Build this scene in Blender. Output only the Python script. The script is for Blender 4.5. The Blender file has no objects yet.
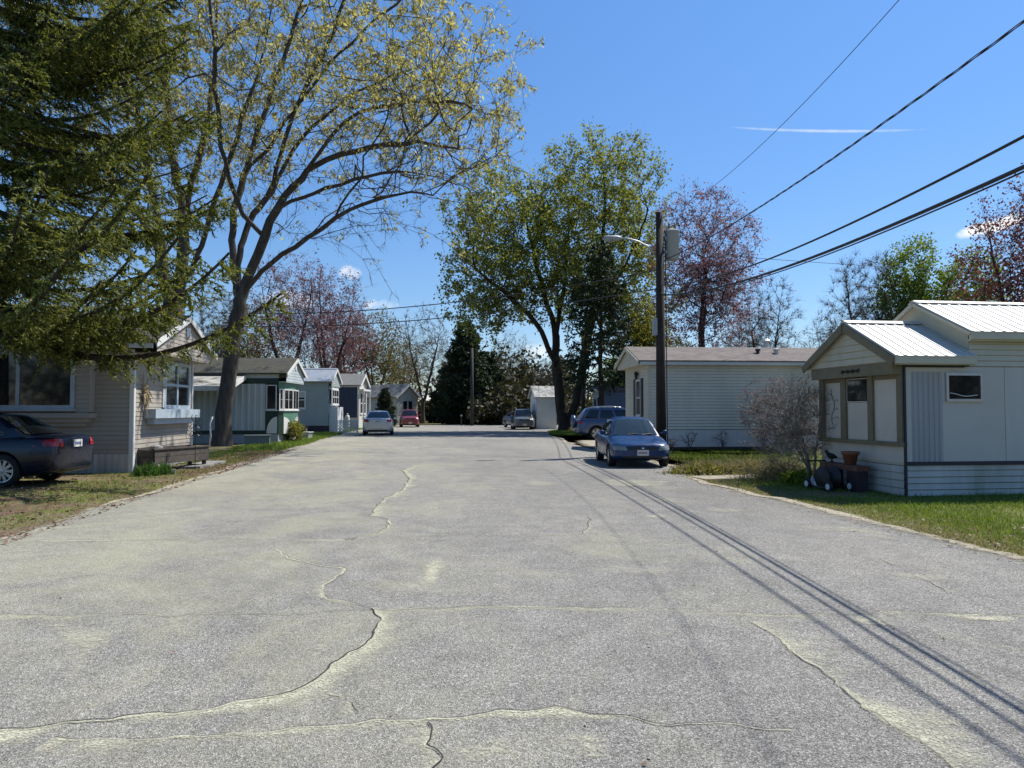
import bpy, bmesh, math, random
import numpy as np
from mathutils import Vector, Matrix
from mathutils.bvhtree import BVHTree

random.seed(5)
S = bpy.context.scene
COL = S.collection
R = math.radians

# ------------------------------------------------------------------ camera geometry (used to survey the place)
F = 745.0; EYE = 1.55
YAW = math.atan(100/745); PIT = math.atan(27/745)
_cy, _sy, _cp, _sp = math.cos(YAW), math.sin(YAW), math.cos(PIT), math.sin(PIT)
_fw = (_sy*_cp, _cy*_cp, _sp); _rt = (_cy, -_sy, 0.0); _up = (-_sy*_sp, -_cy*_sp, _cp)

def _ray(x, y):
    a = (x-512)/F; b = (384-y)/F
    return [_fw[i]+a*_rt[i]+b*_up[i] for i in range(3)]

def gp(x, y, z=0.0):
    d = _ray(x, y); t = (z-EYE)/d[2]
    return (d[0]*t, d[1]*t)

def at(x, y, Y):
    d = _ray(x, y); t = Y/d[1]
    return np.array([d[0]*t, Y, EYE+d[2]*t])

# ------------------------------------------------------------------ materials
def new_mat(name):
    m = bpy.data.materials.new(name); m.use_nodes = True
    nt = m.node_tree
    for n in list(nt.nodes): nt.nodes.remove(n)
    out = nt.nodes.new('ShaderNodeOutputMaterial')
    return m, nt, out

def N(nt, t, **kw):
    n = nt.nodes.new(t)
    for k, v in kw.items():
        if k.startswith('i_'):
            key = k[2:]
            key = int(key) if key.isdigit() else key.replace('_', ' ')
            n.inputs[key].default_value = v
        else: setattr(n, k, v)
    return n

def L(nt, a, b): nt.links.new(a, b)

def ramp(nt, stops, fac=None):
    r = nt.nodes.new('ShaderNodeValToRGB')
    e = r.color_ramp.elements
    while len(e) < len(stops): e.new(0.5)
    for i, (p, c) in enumerate(stops):
        e[i].position = p; e[i].color = (*c, 1) if len(c) == 3 else c
    if fac is not None: L(nt, fac, r.inputs[0])
    return r

def mth(nt, op, a, b=None, clamp=False):
    n = nt.nodes.new('ShaderNodeMath'); n.operation = op; n.use_clamp = clamp
    for i, v in enumerate((a, b)):
        if v is None: continue
        if isinstance(v, (int, float)): n.inputs[i].default_value = v
        else: L(nt, v, n.inputs[i])
    return n.outputs[0]

def mixc(nt, fac, a, b, mode='MIX'):
    n = nt.nodes.new('ShaderNodeMix'); n.data_type = 'RGBA'; n.blend_type = mode
    for sock, v in ((n.inputs[0], fac), (n.inputs[6], a), (n.inputs[7], b)):
        if isinstance(v, (int, float)): sock.default_value = v
        elif isinstance(v, tuple): sock.default_value = (*v, 1) if len(v) == 3 else v
        else: L(nt, v, sock)
    return n.outputs[2]

def noise(nt, scale, detail=4, rough=0.55, co=None, dist=0.0):
    n = N(nt, 'ShaderNodeTexNoise'); n.inputs['Scale'].default_value = scale
    n.inputs['Detail'].default_value = detail; n.inputs['Roughness'].default_value = rough
    n.inputs['Distortion'].default_value = dist
    if co is not None: L(nt, co, n.inputs['Vector'])
    return n.outputs['Fac']

def objco(nt):
    return nt.nodes.new('ShaderNodeTexCoord').outputs['Object']

def stretch(nt, co, sx, sy, sz):
    m = nt.nodes.new('ShaderNodeMapping'); m.inputs['Scale'].default_value = (sx, sy, sz)
    L(nt, co, m.inputs['Vector']); return m.outputs[0]

def bump(nt, h, strength, dist=0.02):
    b = N(nt, 'ShaderNodeBump'); b.inputs['Strength'].default_value = strength; b.inputs['Distance'].default_value = dist
    L(nt, h, b.inputs['Height']); return b.outputs[0]

def mat(name, col, rough=0.6, vary=0.12, scale=3.0, metal=0.0, dirt=None, dirt_amt=0.0, bmp=0.0, bscale=40.0, spec=0.5, coat=0.0, streak=False):
    m, nt, out = new_mat(name)
    p = N(nt, 'ShaderNodeBsdfPrincipled'); L(nt, p.outputs[0], out.inputs[0])
    co = objco(nt)
    n1 = noise(nt, scale, 5, 0.6, stretch(nt, co, 1, 1, 0.25) if streak else co)
    lo = tuple(c*(1-vary) for c in col); hi = tuple(min(1, c*(1+vary)) for c in col)
    c = ramp(nt, [(0.3, lo), (0.7, hi)], n1).outputs[0]
    if dirt is not None:
        n2 = noise(nt, scale*0.45, 6, 0.7, stretch(nt, co, 1, 1, 0.35) if streak else co, 0.6)
        f = ramp(nt, [(0.48, (0, 0, 0)), (0.72, (dirt_amt,)*3)], n2).outputs[0]
        c = mixc(nt, f, c, dirt)
    L(nt, c, p.inputs['Base Color'])
    p.inputs['Roughness'].default_value = rough; p.inputs['Metallic'].default_value = metal
    p.inputs['Specular IOR Level'].default_value = spec
    if coat: p.inputs['Coat Weight'].default_value = coat; p.inputs['Coat Roughness'].default_value = 0.03
    if bmp: L(nt, bump(nt, noise(nt, bscale, 4, 0.6, co), bmp, 0.01), p.inputs['Normal'])
    return m

def leaf_mat(name, cols, trans=0.45, rough=0.6, sc=0.5, tt=(1.25, 1.2, 0.6)):
    """cols: dark to light; picked per leaf, with slow drift through the crown."""
    m, nt, out = new_mat(name)
    g = nt.nodes.new('ShaderNodeNewGeometry')
    nz = noise(nt, sc, 3, 0.6, objco(nt))
    f = mth(nt, 'ADD', mth(nt, 'MULTIPLY', g.outputs['Random Per Island'], 0.75), mth(nt, 'MULTIPLY', mth(nt, 'SUBTRACT', nz, 0.25), 0.5), True)
    k = len(cols)
    c = ramp(nt, [(i/(k-1), cols[i]) for i in range(k)], f).outputs[0]
    d = N(nt, 'ShaderNodeBsdfPrincipled'); d.inputs['Roughness'].default_value = rough; d.inputs['Specular IOR Level'].default_value = 0.25
    L(nt, c, d.inputs['Base Color'])
    t = N(nt, 'ShaderNodeBsdfTranslucent'); L(nt, mixc(nt, 1.0, c, tt, 'MULTIPLY'), t.inputs[0])
    x = N(nt, 'ShaderNodeMixShader'); x.inputs[0].default_value = trans
    L(nt, d.outputs[0], x.inputs[1]); L(nt, t.outputs[0], x.inputs[2]); L(nt, x.outputs[0], out.inputs[0])
    return m

def bark_mat(name, lo, hi, sc=6.0):
    m, nt, out = new_mat(name)
    p = N(nt, 'ShaderNodeBsdfPrincipled'); L(nt, p.outputs[0], out.inputs[0])
    co = stretch(nt, objco(nt), 1, 1, 0.18)
    n1 = noise(nt, sc, 7, 0.7, co, 0.4)
    c = ramp(nt, [(0.3, lo), (0.72, hi)], n1).outputs[0]
    pat = ramp(nt, [(0.55, (0, 0, 0)), (0.75, (0.5, 0.5, 0.5))], noise(nt, 1.3, 4, 0.6, objco(nt))).outputs[0]
    c = mixc(nt, pat, c, tuple(min(1, h*1.25+0.02) for h in hi))
    L(nt, c, p.inputs['Base Color']); p.inputs['Roughness'].default_value = 0.95; p.inputs['Specular IOR Level'].default_value = 0.15
    L(nt, bump(nt, n1, 0.9, 0.06), p.inputs['Normal'])
    return m

def glass_mat(name, col=(0.012, 0.015, 0.018), rough=0.04):
    return mat(name, col, rough, 0.25, 1.5, spec=0.6)

def paint_mat(name, col, metal=0.35, rough=0.32, dust=0.12, coat=.8):
    m, nt, out = new_mat(name)
    p = N(nt, 'ShaderNodeBsdfPrincipled'); L(nt, p.outputs[0], out.inputs[0])
    co = objco(nt)
    fl = noise(nt, 900, 1, 0.5, co)
    c = ramp(nt, [(0.3, tuple(v*0.85 for v in col)), (0.7, tuple(min(1, v*1.15) for v in col))], fl).outputs[0]
    dz = ramp(nt, [(0.4, (0, 0, 0)), (0.8, (dust,)*3)], noise(nt, 4, 6, 0.65, co)).outputs[0]
    c = mixc(nt, dz, c, (0.34, 0.32, 0.2))
    L(nt, c, p.inputs['Base Color']); p.inputs['Metallic'].default_value = metal
    r = ramp(nt, [(0.3, (rough*0.8,)*3), (0.75, (rough*1.5,)*3)], noise(nt, 6, 5, 0.6, co)).outputs[0]
    L(nt, r, p.inputs['Roughness'])
    p.inputs['Coat Weight'].default_value = coat; p.inputs['Coat Roughness'].default_value = 0.06
    return m

M = {}
def mk(key, *a, **k): M[key] = mat(key, *a, **k)
mk('tan_siding', (0.32, 0.285, 0.24), 0.65, 0.07, 2.0, dirt=(0.21, 0.185, 0.15), dirt_amt=0.35, streak=True)
mk('white_trim', (0.62, 0.62, 0.60), 0.5, 0.06, 4, dirt=(0.35, 0.34, 0.30), dirt_amt=0.4, streak=True)
mk('bluish_trim', (0.34, 0.40, 0.45), 0.5, 0.08, 4, dirt=(0.2, 0.22, 0.22), dirt_amt=0.4)
mk('white_skirt', (0.45, 0.44, 0.41), 0.6, 0.1, 3, dirt=(0.2, 0.19, 0.15), dirt_amt=0.6, streak=True)
mk('pale_panel', (0.51, 0.50, 0.46), 0.55, 0.06, 1.2, dirt=(0.30, 0.31, 0.29), dirt_amt=0.5, streak=True)
mk('mobile_pale', (0.42, 0.47, 0.48), 0.5, 0.06, 1.5, dirt=(0.26, 0.28, 0.27), dirt_amt=0.5, streak=True)
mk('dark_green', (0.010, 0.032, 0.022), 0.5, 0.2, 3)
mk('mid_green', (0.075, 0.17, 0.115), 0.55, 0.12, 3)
mk('grey_green_siding', (0.30, 0.34, 0.325), 0.6, 0.05, 1.5, dirt=(0.22, 0.24, 0.22), dirt_amt=0.4)
mk('navy', (0.012, 0.02, 0.055), 0.5, 0.15, 2)
mk('navy_dark', (0.010, 0.013, 0.028), 0.5, 0.2, 2)
mk('grey_blue', (0.12, 0.165, 0.24), 0.55, 0.08, 1.5, dirt=(0.1, 0.13, 0.17), dirt_amt=0.4)
mk('beige_siding', (0.54, 0.51, 0.41), 0.6, 0.05, 1.2, dirt=(0.34, 0.34, 0.26), dirt_amt=0.5, streak=True)
mk('cream', (0.52, 0.49, 0.37), 0.6, 0.06, 2, dirt=(0.36, 0.33, 0.23), dirt_amt=0.5, streak=True)
mk('porch_panel', (0.55, 0.515, 0.44), 0.6, 0.05, 2, dirt=(0.36, 0.32, 0.24), dirt_amt=0.4)
mk('olive_trim', (0.17, 0.145, 0.085), 0.6, 0.15, 5, dirt=(0.10, 0.09, 0.05), dirt_amt=0.4)
mk('grey_panel', (0.49, 0.48, 0.44), 0.5, 0.05, 0.9, dirt=(0.43, 0.43, 0.32), dirt_amt=0.55)
mk('blue_grey_panel', (0.34, 0.345, 0.355), 0.5, 0.06, 1.5, dirt=(0.3, 0.32, 0.33), dirt_amt=0.4, streak=True)
mk('dirty_skirt', (0.47, 0.46, 0.41), 0.6, 0.12, 2.5, dirt=(0.22, 0.24, 0.17), dirt_amt=0.7, streak=True)
mk('white_metal_roof', (0.56, 0.545, 0.49), 0.38, 0.07, 1.5, metal=0.0, dirt=(0.42, 0.39, 0.32), dirt_amt=0.4)
mk('blue_metal_roof', (0.27, 0.30, 0.34), 0.45, 0.1, 2)
mk('galv', (0.42, 0.43, 0.43), 0.42, 0.1, 6, metal=0.6)
mk('black_metal', (0.012, 0.012, 0.013), 0.45, 0.2, 8)
mk('black_rubber', (0.014, 0.014, 0.014), 0.85, 0.25, 12)
mk('black_plastic', (0.02, 0.02, 0.021), 0.6, 0.2, 8)
mk('alu', (0.45, 0.45, 0.46), 0.32, 0.1, 10, metal=0.75)
mk('chrome', (0.65, 0.65, 0.66), 0.14, 0.04, 10, metal=0.95)
mk('red_lens', (0.30, 0.012, 0.012), 0.12, 0.2, 20, spec=0.7)
mk('clear_lens', (0.20, 0.21, 0.20), 0.12, 0.25, 25, spec=0.8)
mk('plate', (0.55, 0.55, 0.53), 0.5, 0.05, 10)
mk('plate_red', (0.30, 0.12, 0.14), 0.5, 0.05, 10)
mk('plate_blue', (0.03, 0.05, 0.2), 0.5, 0.05, 10)
mk('old_wood', (0.075, 0.062, 0.05), 0.85, 0.35, 9, bmp=0.4, bscale=30)
mk('red_wood', (0.13, 0.06, 0.04), 0.8, 0.25, 8, bmp=0.3)
mk('terracotta', (0.19, 0.075, 0.04), 0.8, 0.15, 9)
mk('soil', (0.05, 0.035, 0.025), 0.95, 0.4, 20, bmp=0.8)
mk('plum', (0.035, 0.02, 0.028), 0.6, 0.2, 8)
mk('white_plastic', (0.62, 0.62, 0.6), 0.5, 0.08, 8)
mk('dry_straw', (0.34, 0.26, 0.15), 0.85, 0.3, 20)
mk('creosote_pole', (0.028, 0.019, 0.014), 0.9, 0.4, 10, dirt=(0.055, 0.042, 0.032), dirt_amt=0.6, bmp=0.5, streak=True)
mk('grey_pole', (0.04, 0.038, 0.034), 0.9, 0.3, 10, bmp=0.5, streak=True)
mk('transformer_grey', (0.30, 0.32, 0.31), 0.45, 0.08, 4, dirt=(0.2, 0.2, 0.18), dirt_amt=0.4, streak=True)
mk('wire', (0.012, 0.012, 0.013), 0.6, 0.1, 5)
mk('grey_wire', (0.10, 0.105, 0.11), 0.5, 0.1, 5)
mk('soot', (0.025, 0.025, 0.027), 0.8, 0.3, 9)
mk('stone', (0.22, 0.21, 0.19), 0.9, 0.25, 8, bmp=0.5)
mk('shed_white', (0.74, 0.74, 0.71), 0.55, 0.05, 2, dirt=(0.5, 0.5, 0.46), dirt_amt=0.3, streak=True)
mk('tub_grey', (0.14, 0.17, 0.18), 0.6, 0.1, 4, dirt=(0.1, 0.11, 0.1), dirt_amt=0.5)
mk('ac_unit', (0.28, 0.27, 0.23), 0.6, 0.1, 6)
mk('blind', (0.42, 0.43, 0.40), 0.8, 0.08, 4)
M['glass'] = glass_mat('window_glass')
M['car_glass'] = glass_mat('car_glass', (0.008, 0.010, 0.012), 0.03)
M['dusty_glass'] = glass_mat('dusty_windscreen', (0.022, 0.035, 0.042), 0.05)

def shingle_mat(name, a, b, moss=None, amt=0.0):
    m, nt, out = new_mat(name)
    p = N(nt, 'ShaderNodeBsdfPrincipled'); L(nt, p.outputs[0], out.inputs[0])
    co = objco(nt)
    v = N(nt, 'ShaderNodeTexVoronoi'); v.inputs['Scale'].default_value = 5.5; L(nt, stretch(nt, co, 1, 1.6, 1), v.inputs['Vector'])
    c = ramp(nt, [(0.1, a), (0.9, b)], noise(nt, 14, 5, 0.7, co)).outputs[0]
    sc = nt.nodes.new('ShaderNodeSeparateColor'); L(nt, v.outputs['Color'], sc.inputs[0])
    c = mixc(nt, mth(nt, 'MULTIPLY', sc.outputs[0], 0.45), c, tuple(x*0.6 for x in a))
    if moss:
        f = ramp(nt, [(0.45, (0, 0, 0)), (0.62, (amt,)*3)], noise(nt, 1.6, 6, 0.7, co, 0.5)).outputs[0]
        c = mixc(nt, f, c, moss)
    L(nt, c, p.inputs['Base Color']); p.inputs['Roughness'].default_value = 0.95
    L(nt, bump(nt, noise(nt, 60, 3, 0.6, co), 0.6, 0.01), p.inputs['Normal'])
    return m
M['brown_shingle'] = shingle_mat('brown_shingle', (0.155, 0.125, 0.11), (0.26, 0.222, 0.2), (0.27, 0.235, 0.205), 0.5)
M['mossy_shingle'] = shingle_mat('mossy_shingle', (0.045, 0.045, 0.038), (0.10, 0.10, 0.085), (0.08, 0.075, 0.04), 0.7)
M['grey_shingle'] = shingle_mat('grey_shingle', (0.16, 0.165, 0.16), (0.28, 0.28, 0.27), (0.2, 0.2, 0.17), 0.5)
M['dark_shingle'] = shingle_mat('dark_shingle', (0.05, 0.05, 0.05), (0.10, 0.10, 0.1))
M['white_shingle'] = shingle_mat('white_shingle', (0.45, 0.44, 0.42), (0.62, 0.62, 0.6), (0.10, 0.09, 0.08), 0.8)
M['awning'] = shingle_mat('stained_awning', (0.36, 0.35, 0.31), (0.5, 0.49, 0.45), (0.16, 0.14, 0.10), 0.9)

M['bark_dark'] = bark_mat('bark_dark', (0.028, 0.022, 0.018), (0.085, 0.068, 0.055))
M['bark_grey'] = bark_mat('bark_grey', (0.05, 0.044, 0.038), (0.13, 0.115, 0.10))
M['twig_grey'] = bark_mat('twig_grey', (0.13, 0.122, 0.112), (0.31, 0.29, 0.265), 12)
M['bark_maple'] = bark_mat('bark_maple', (0.04, 0.034, 0.028), (0.125, 0.105, 0.088))
M['twig_red'] = bark_mat('twig_red', (0.05, 0.035, 0.032), (0.12, 0.085, 0.078), 12)
M['leaf_tassel'] = leaf_mat('leaf_tassel', [(0.22, 0.20, 0.085), (0.38, 0.35, 0.16), (0.55, 0.51, 0.28)], 0.5)
M['leaf_olive'] = leaf_mat('leaf_olive', [(0.085, 0.11, 0.025), (0.19, 0.22, 0.05), (0.33, 0.335, 0.10)], 0.5, sc=0.25)
M['leaf_green'] = leaf_mat('leaf_green', [(0.07, 0.11, 0.016), (0.15, 0.22, 0.035), (0.25, 0.32, 0.07)], 0.45)
M['leaf_yellow'] = leaf_mat('leaf_yellow', [(0.09, 0.10, 0.02), (0.18, 0.19, 0.04), (0.27, 0.26, 0.07)], 0.45)
M['leaf_red'] = leaf_mat('leaf_red', [(0.13, 0.06, 0.068), (0.23, 0.115, 0.12), (0.33, 0.2, 0.2)], 0.4, tt=(1.15, 1.0, 1.0))
M['leaf_pink'] = leaf_mat('leaf_pink', [(0.16, 0.085, 0.092), (0.27, 0.155, 0.16), (0.37, 0.25, 0.245)], 0.4, tt=(1.15, 1.0, 1.0))
M['leaf_dark_red'] = leaf_mat('leaf_dark_red', [(0.07, 0.022, 0.022), (0.15, 0.055, 0.048), (0.23, 0.11, 0.09)], 0.4, tt=(1.15, .95, .85))
M['leaf_tan'] = leaf_mat('leaf_tan', [(0.07, 0.06, 0.025), (0.15, 0.13, 0.05), (0.23, 0.2, 0.09)], 0.4)
M['leaf_bud'] = leaf_mat('leaf_bud', [(0.11, 0.08, 0.06), (0.2, 0.16, 0.11), (0.27, 0.23, 0.15)], 0.3)
M['needle'] = leaf_mat('needle', [(0.026, 0.042, 0.013), (0.11, 0.132, 0.032), (0.30, 0.295, 0.08)], 0.42, sc=1.1)
M['needle_dark'] = leaf_mat('needle_dark', [(0.014, 0.026, 0.014), (0.032, 0.05, 0.024), (0.06, 0.08, 0.036)], 0.2)
M['grass'] = leaf_mat('grass', [(0.07, 0.115, 0.02), (0.14, 0.215, 0.035), (0.23, 0.29, 0.07)], 0.4, sc=0.8)
M['grass_dry'] = leaf_mat('grass_dry', [(0.12, 0.10, 0.05), (0.2, 0.19, 0.07), (0.3, 0.25, 0.15)], 0.35, sc=1.2)
M['blade'] = leaf_mat('blade', [(0.03, 0.075, 0.02), (0.06, 0.13, 0.03), (0.10, 0.19, 0.05)], 0.4)
M['woods'] = leaf_mat('woods', [(0.018, 0.022, 0.012), (0.05, 0.05, 0.026), (0.10, 0.085, 0.05)], 0.2, sc=0.12)
M['straw_leaf'] = leaf_mat('straw_leaf', [(0.10, 0.09, 0.05), (0.2, 0.18, 0.10), (0.34, 0.3, 0.2)], 0.3)
M['brown_leaf'] = leaf_mat('brown_leaf', [(0.06, 0.03, 0.018), (0.14, 0.07, 0.045), (0.24, 0.15, 0.10)], 0.15)

# ------------------------------------------------------------------ mesh helpers
class Fr:
    """a local frame on a wall or roof: u along it, v up it, n out of it."""
    def __init__(s, o, u, v, n): s.o, s.u, s.v, s.n = Vector(o), Vector(u), Vector(v), Vector(n)
    def __call__(s, u, v, n=0.0): return s.o + s.u*u + s.v*v + s.n*n

WORLD = Fr((0, 0, 0), (1, 0, 0), (0, 1, 0), (0, 0, 1))

class MB:
    def __init__(s): s.v = []; s.f = []; s.m = []
    def add(s, vs, fs, m=0):
        b = len(s.v); s.v += [tuple(p) for p in vs]
        for f in fs: s.f.append(tuple(i+b for i in f)); s.m.append(m)
        return s
    def box(s, fr, u0, u1, v0, v1, n0, n1, m=0):
        P = [fr(u, v, n) for n in (n0, n1) for v in (v0, v1) for u in (u0, u1)]
        return s.add(P, [(0, 2, 3, 1), (4, 5, 7, 6), (0, 1, 5, 4), (2, 6, 7, 3), (0, 4, 6, 2), (1, 3, 7, 5)], m)
    def poly(s, pts, m=0): return s.add(pts, [tuple(range(len(pts)))], m)
    def prism(s, fr, poly, n0, n1, m=0):
        k = len(poly)
        P = [fr(u, v, n0) for u, v in poly]+[fr(u, v, n1) for u, v in poly]
        fs = [tuple(range(k))[::-1], tuple(range(k, 2*k))]+[(i, (i+1) % k, k+(i+1) % k, k+i) for i in range(k)]
        return s.add(P, fs, m)
    def tube(s, pts, rad, n=8, m=0, cap=True):
        pts = [Vector(p) for p in pts]
        if not isinstance(rad, (list, tuple)): rad = [rad]*len(pts)
        ref = None; base = len(s.v); k = len(pts); V = []
        for i, p in enumerate(pts):
            t = (pts[min(i+1, k-1)]-pts[max(i-1, 0)]).normalized()
            if ref is None: ref = Vector((1, 0, 0)) if abs(t.x) < 0.8 else Vector((0, 1, 0))
            a = (ref-t*ref.dot(t)).normalized(); ref = a; b = t.cross(a)
            V += [p+(a*math.cos(2*math.pi*j/n)+b*math.sin(2*math.pi*j/n))*rad[i] for j in range(n)]
        fs = [(i*n+j, i*n+(j+1) % n, (i+1)*n+(j+1) % n, (i+1)*n+j) for i in range(k-1) for j in range(n)]
        if cap: fs += [tuple(range(n))[::-1], tuple((k-1)*n+j for j in range(n))]
        return s.add(V, fs, m)
    def lathe(s, o, axis, prof, n=20, m=0, closed=False):
        """prof: (radius, height along axis) pairs"""
        o = Vector(o); ax = Vector(axis).normalized()
        a = Vector((1, 0, 0)) if abs(ax.x) < 0.8 else Vector((0, 1, 0))
        a = (a-ax*a.dot(ax)).normalized(); b = ax.cross(a); k = len(prof)
        V = [o+ax*h+(a*math.cos(2*math.pi*j/n)+b*math.sin(2*math.pi*j/n))*r for r, h in prof for j in range(n)]
        kk = k if closed else k-1
        fs = [(i*n+j, i*n+(j+1) % n, ((i+1) % k)*n+(j+1) % n, ((i+1) % k)*n+j) for i in range(kk) for j in range(n)]
        return s.add(V, fs, m)
    def siding(s, fr, poly, course=0.11, depth=0.014, m=0):
        """lap boards: each course leans out at its bottom edge; poly is convex, in (u, v)"""
        v0 = min(p[1] for p in poly); v1 = max(p[1] for p in poly)
        k = max(1, round((v1-v0)/course)); h = (v1-v0)/k
        def span(v):
            us = []
            for (a, b), (c, d) in zip(poly, poly[1:]+poly[:1]):
                if abs(b-d) < 1e-9:
                    if abs(v-b) < 1e-6: us += [a, c]
                elif min(b, d)-1e-6 <= v <= max(b, d)+1e-6: us.append(a+(c-a)*(v-b)/(d-b))
            return (min(us), max(us)) if us else None
        for i in range(k):
            a, b = v0+i*h, v0+(i+1)*h
            A, B = span(a), span(b)
            if not A or not B: continue
            c_ = a+.14*h; C_ = span(c_) or A
            s.add([fr(A[0], a, -.004), fr(A[1], a, -.004), fr(C_[1], c_, depth), fr(C_[0], c_, depth), fr(B[1], b, depth*.3), fr(B[0], b, depth*.3), fr(B[1], b, -.004), fr(B[0], b, -.004)], [(0, 1, 2, 3), (3, 2, 4, 5), (5, 4, 6, 7)], m)
        return s
    def ribs(s, fr, u0, u1, v0, v1, pitch=0.2, depth=0.02, m=0, duty=0.5):
        """vertical ribbed sheet"""
        k = max(1, round((u1-u0)/pitch)); p = (u1-u0)/k; prof = []
        for i in range(k):
            a = u0+i*p
            prof += [(a, 0), (a+p*(1-duty)*0.8, 0), (a+p*(1-duty), depth), (a+p*0.92, depth)]
        prof.append((u1, 0)); V = []
        for u, n in prof: V += [fr(u, v0, n), fr(u, v1, n)]
        return s.add(V, [(2*i, 2*i+2, 2*i+3, 2*i+1) for i in range(len(prof)-1)], m)
    def build(s, name, mats, parent=None, smooth=False):
        me = bpy.data.meshes.new(name); me.from_pydata(s.v, [], s.f)
        if not isinstance(mats, (list, tuple)): mats = [mats]
        for mm in mats: me.materials.append(M[mm] if isinstance(mm, str) else mm)
        if len(mats) > 1: me.polygons.foreach_set('material_index', s.m)
        if smooth: me.polygons.foreach_set('use_smooth', [True]*len(s.f))
        me.update()
        o = bpy.data.objects.new(name, me); COL.objects.link(o); o.parent = parent
        return o

def np_mesh(name, V, Fc, mats, parent=None, smooth=False, attr=None):
    V = np.ascontiguousarray(V, dtype=np.float32); Fc = np.ascontiguousarray(Fc, dtype=np.int32)
    me = bpy.data.meshes.new(name); k = Fc.shape[1]
    me.vertices.add(len(V)); me.vertices.foreach_set('co', V.ravel())
    me.loops.add(Fc.size); me.loops.foreach_set('vertex_index', Fc.ravel())
    me.polygons.add(len(Fc)); me.polygons.foreach_set('loop_start', np.arange(0, Fc.size, k, dtype=np.int32))
    me.polygons.foreach_set('loop_total', np.full(len(Fc), k, dtype=np.int32))
    if smooth: me.polygons.foreach_set('use_smooth', np.ones(len(Fc), dtype=bool))
    me.update(calc_edges=True)
    for mm in (mats if isinstance(mats, (list, tuple)) else [mats]): me.materials.append(M[mm] if isinstance(mm, str) else mm)
    if attr:
        for an, av in attr.items():
            at_ = me.attributes.new(an, 'FLOAT', 'POINT'); at_.data.foreach_set('value', np.asarray(av, dtype=np.float32))
    o = bpy.data.objects.new(name, me); COL.objects.link(o); o.parent = parent
    return o

def tag(o, label, cat, group=None):
    o['label'] = label; o['category'] = cat
    if group: o['group'] = group
    return o

def thing(name, label, cat, loc=(0, 0, 0), rz=0.0, group=None):
    o = bpy.data.objects.new(name, None); COL.objects.link(o)
    o.location = loc; o.rotation_euler = (0, 0, rz); o.empty_display_size = 0.3
    return tag(o, label, cat, group)

def kind(o, k): o['kind'] = k; return o

def copy_tree(o, parent=None):
    c = o.copy(); COL.objects.link(c); c.parent = parent
    for ch in list(o.children): copy_tree(ch, c)
    return c

# ------------------------------------------------------------------ ground, road
def ground_material():
    m, nt, out = new_mat('ground')
    p = N(nt, 'ShaderNodeBsdfPrincipled'); L(nt, p.outputs[0], out.inputs[0])
    co = objco(nt)
    big = noise(nt, 0.35, 5, 0.6, co, 0.3); fine = noise(nt, 9, 6, 0.7, co); mid = noise(nt, 1.7, 6, 0.65, co, 0.5)
    gr = ramp(nt, [(0.25, (0.06, 0.065, 0.02)), (0.5, (0.12, 0.14, 0.035)), (0.75, (0.19, 0.18, 0.07))], fine).outputs[0]
    di = ramp(nt, [(0.25, (0.085, 0.06, 0.043)), (0.75, (0.22, 0.175, 0.125))], fine).outputs[0]
    f = ramp(nt, [(0.42, (0, 0, 0)), (0.6, (1, 1, 1))], mth(nt, 'ADD', mth(nt, 'MULTIPLY', big, 0.4), mth(nt, 'MULTIPLY', mid, 0.62))).outputs[0]
    L(nt, mixc(nt, f, gr, di), p.inputs['Base Color']); p.inputs['Roughness'].default_value = 0.95
    p.inputs['Specular IOR Level'].default_value = 0.1
    L(nt, bump(nt, mth(nt, 'ADD', fine, mth(nt, 'MULTIPLY', mid, 1.5)), 0.7, 0.06), p.inputs['Normal'])
    return m
M['ground'] = ground_material()

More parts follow.
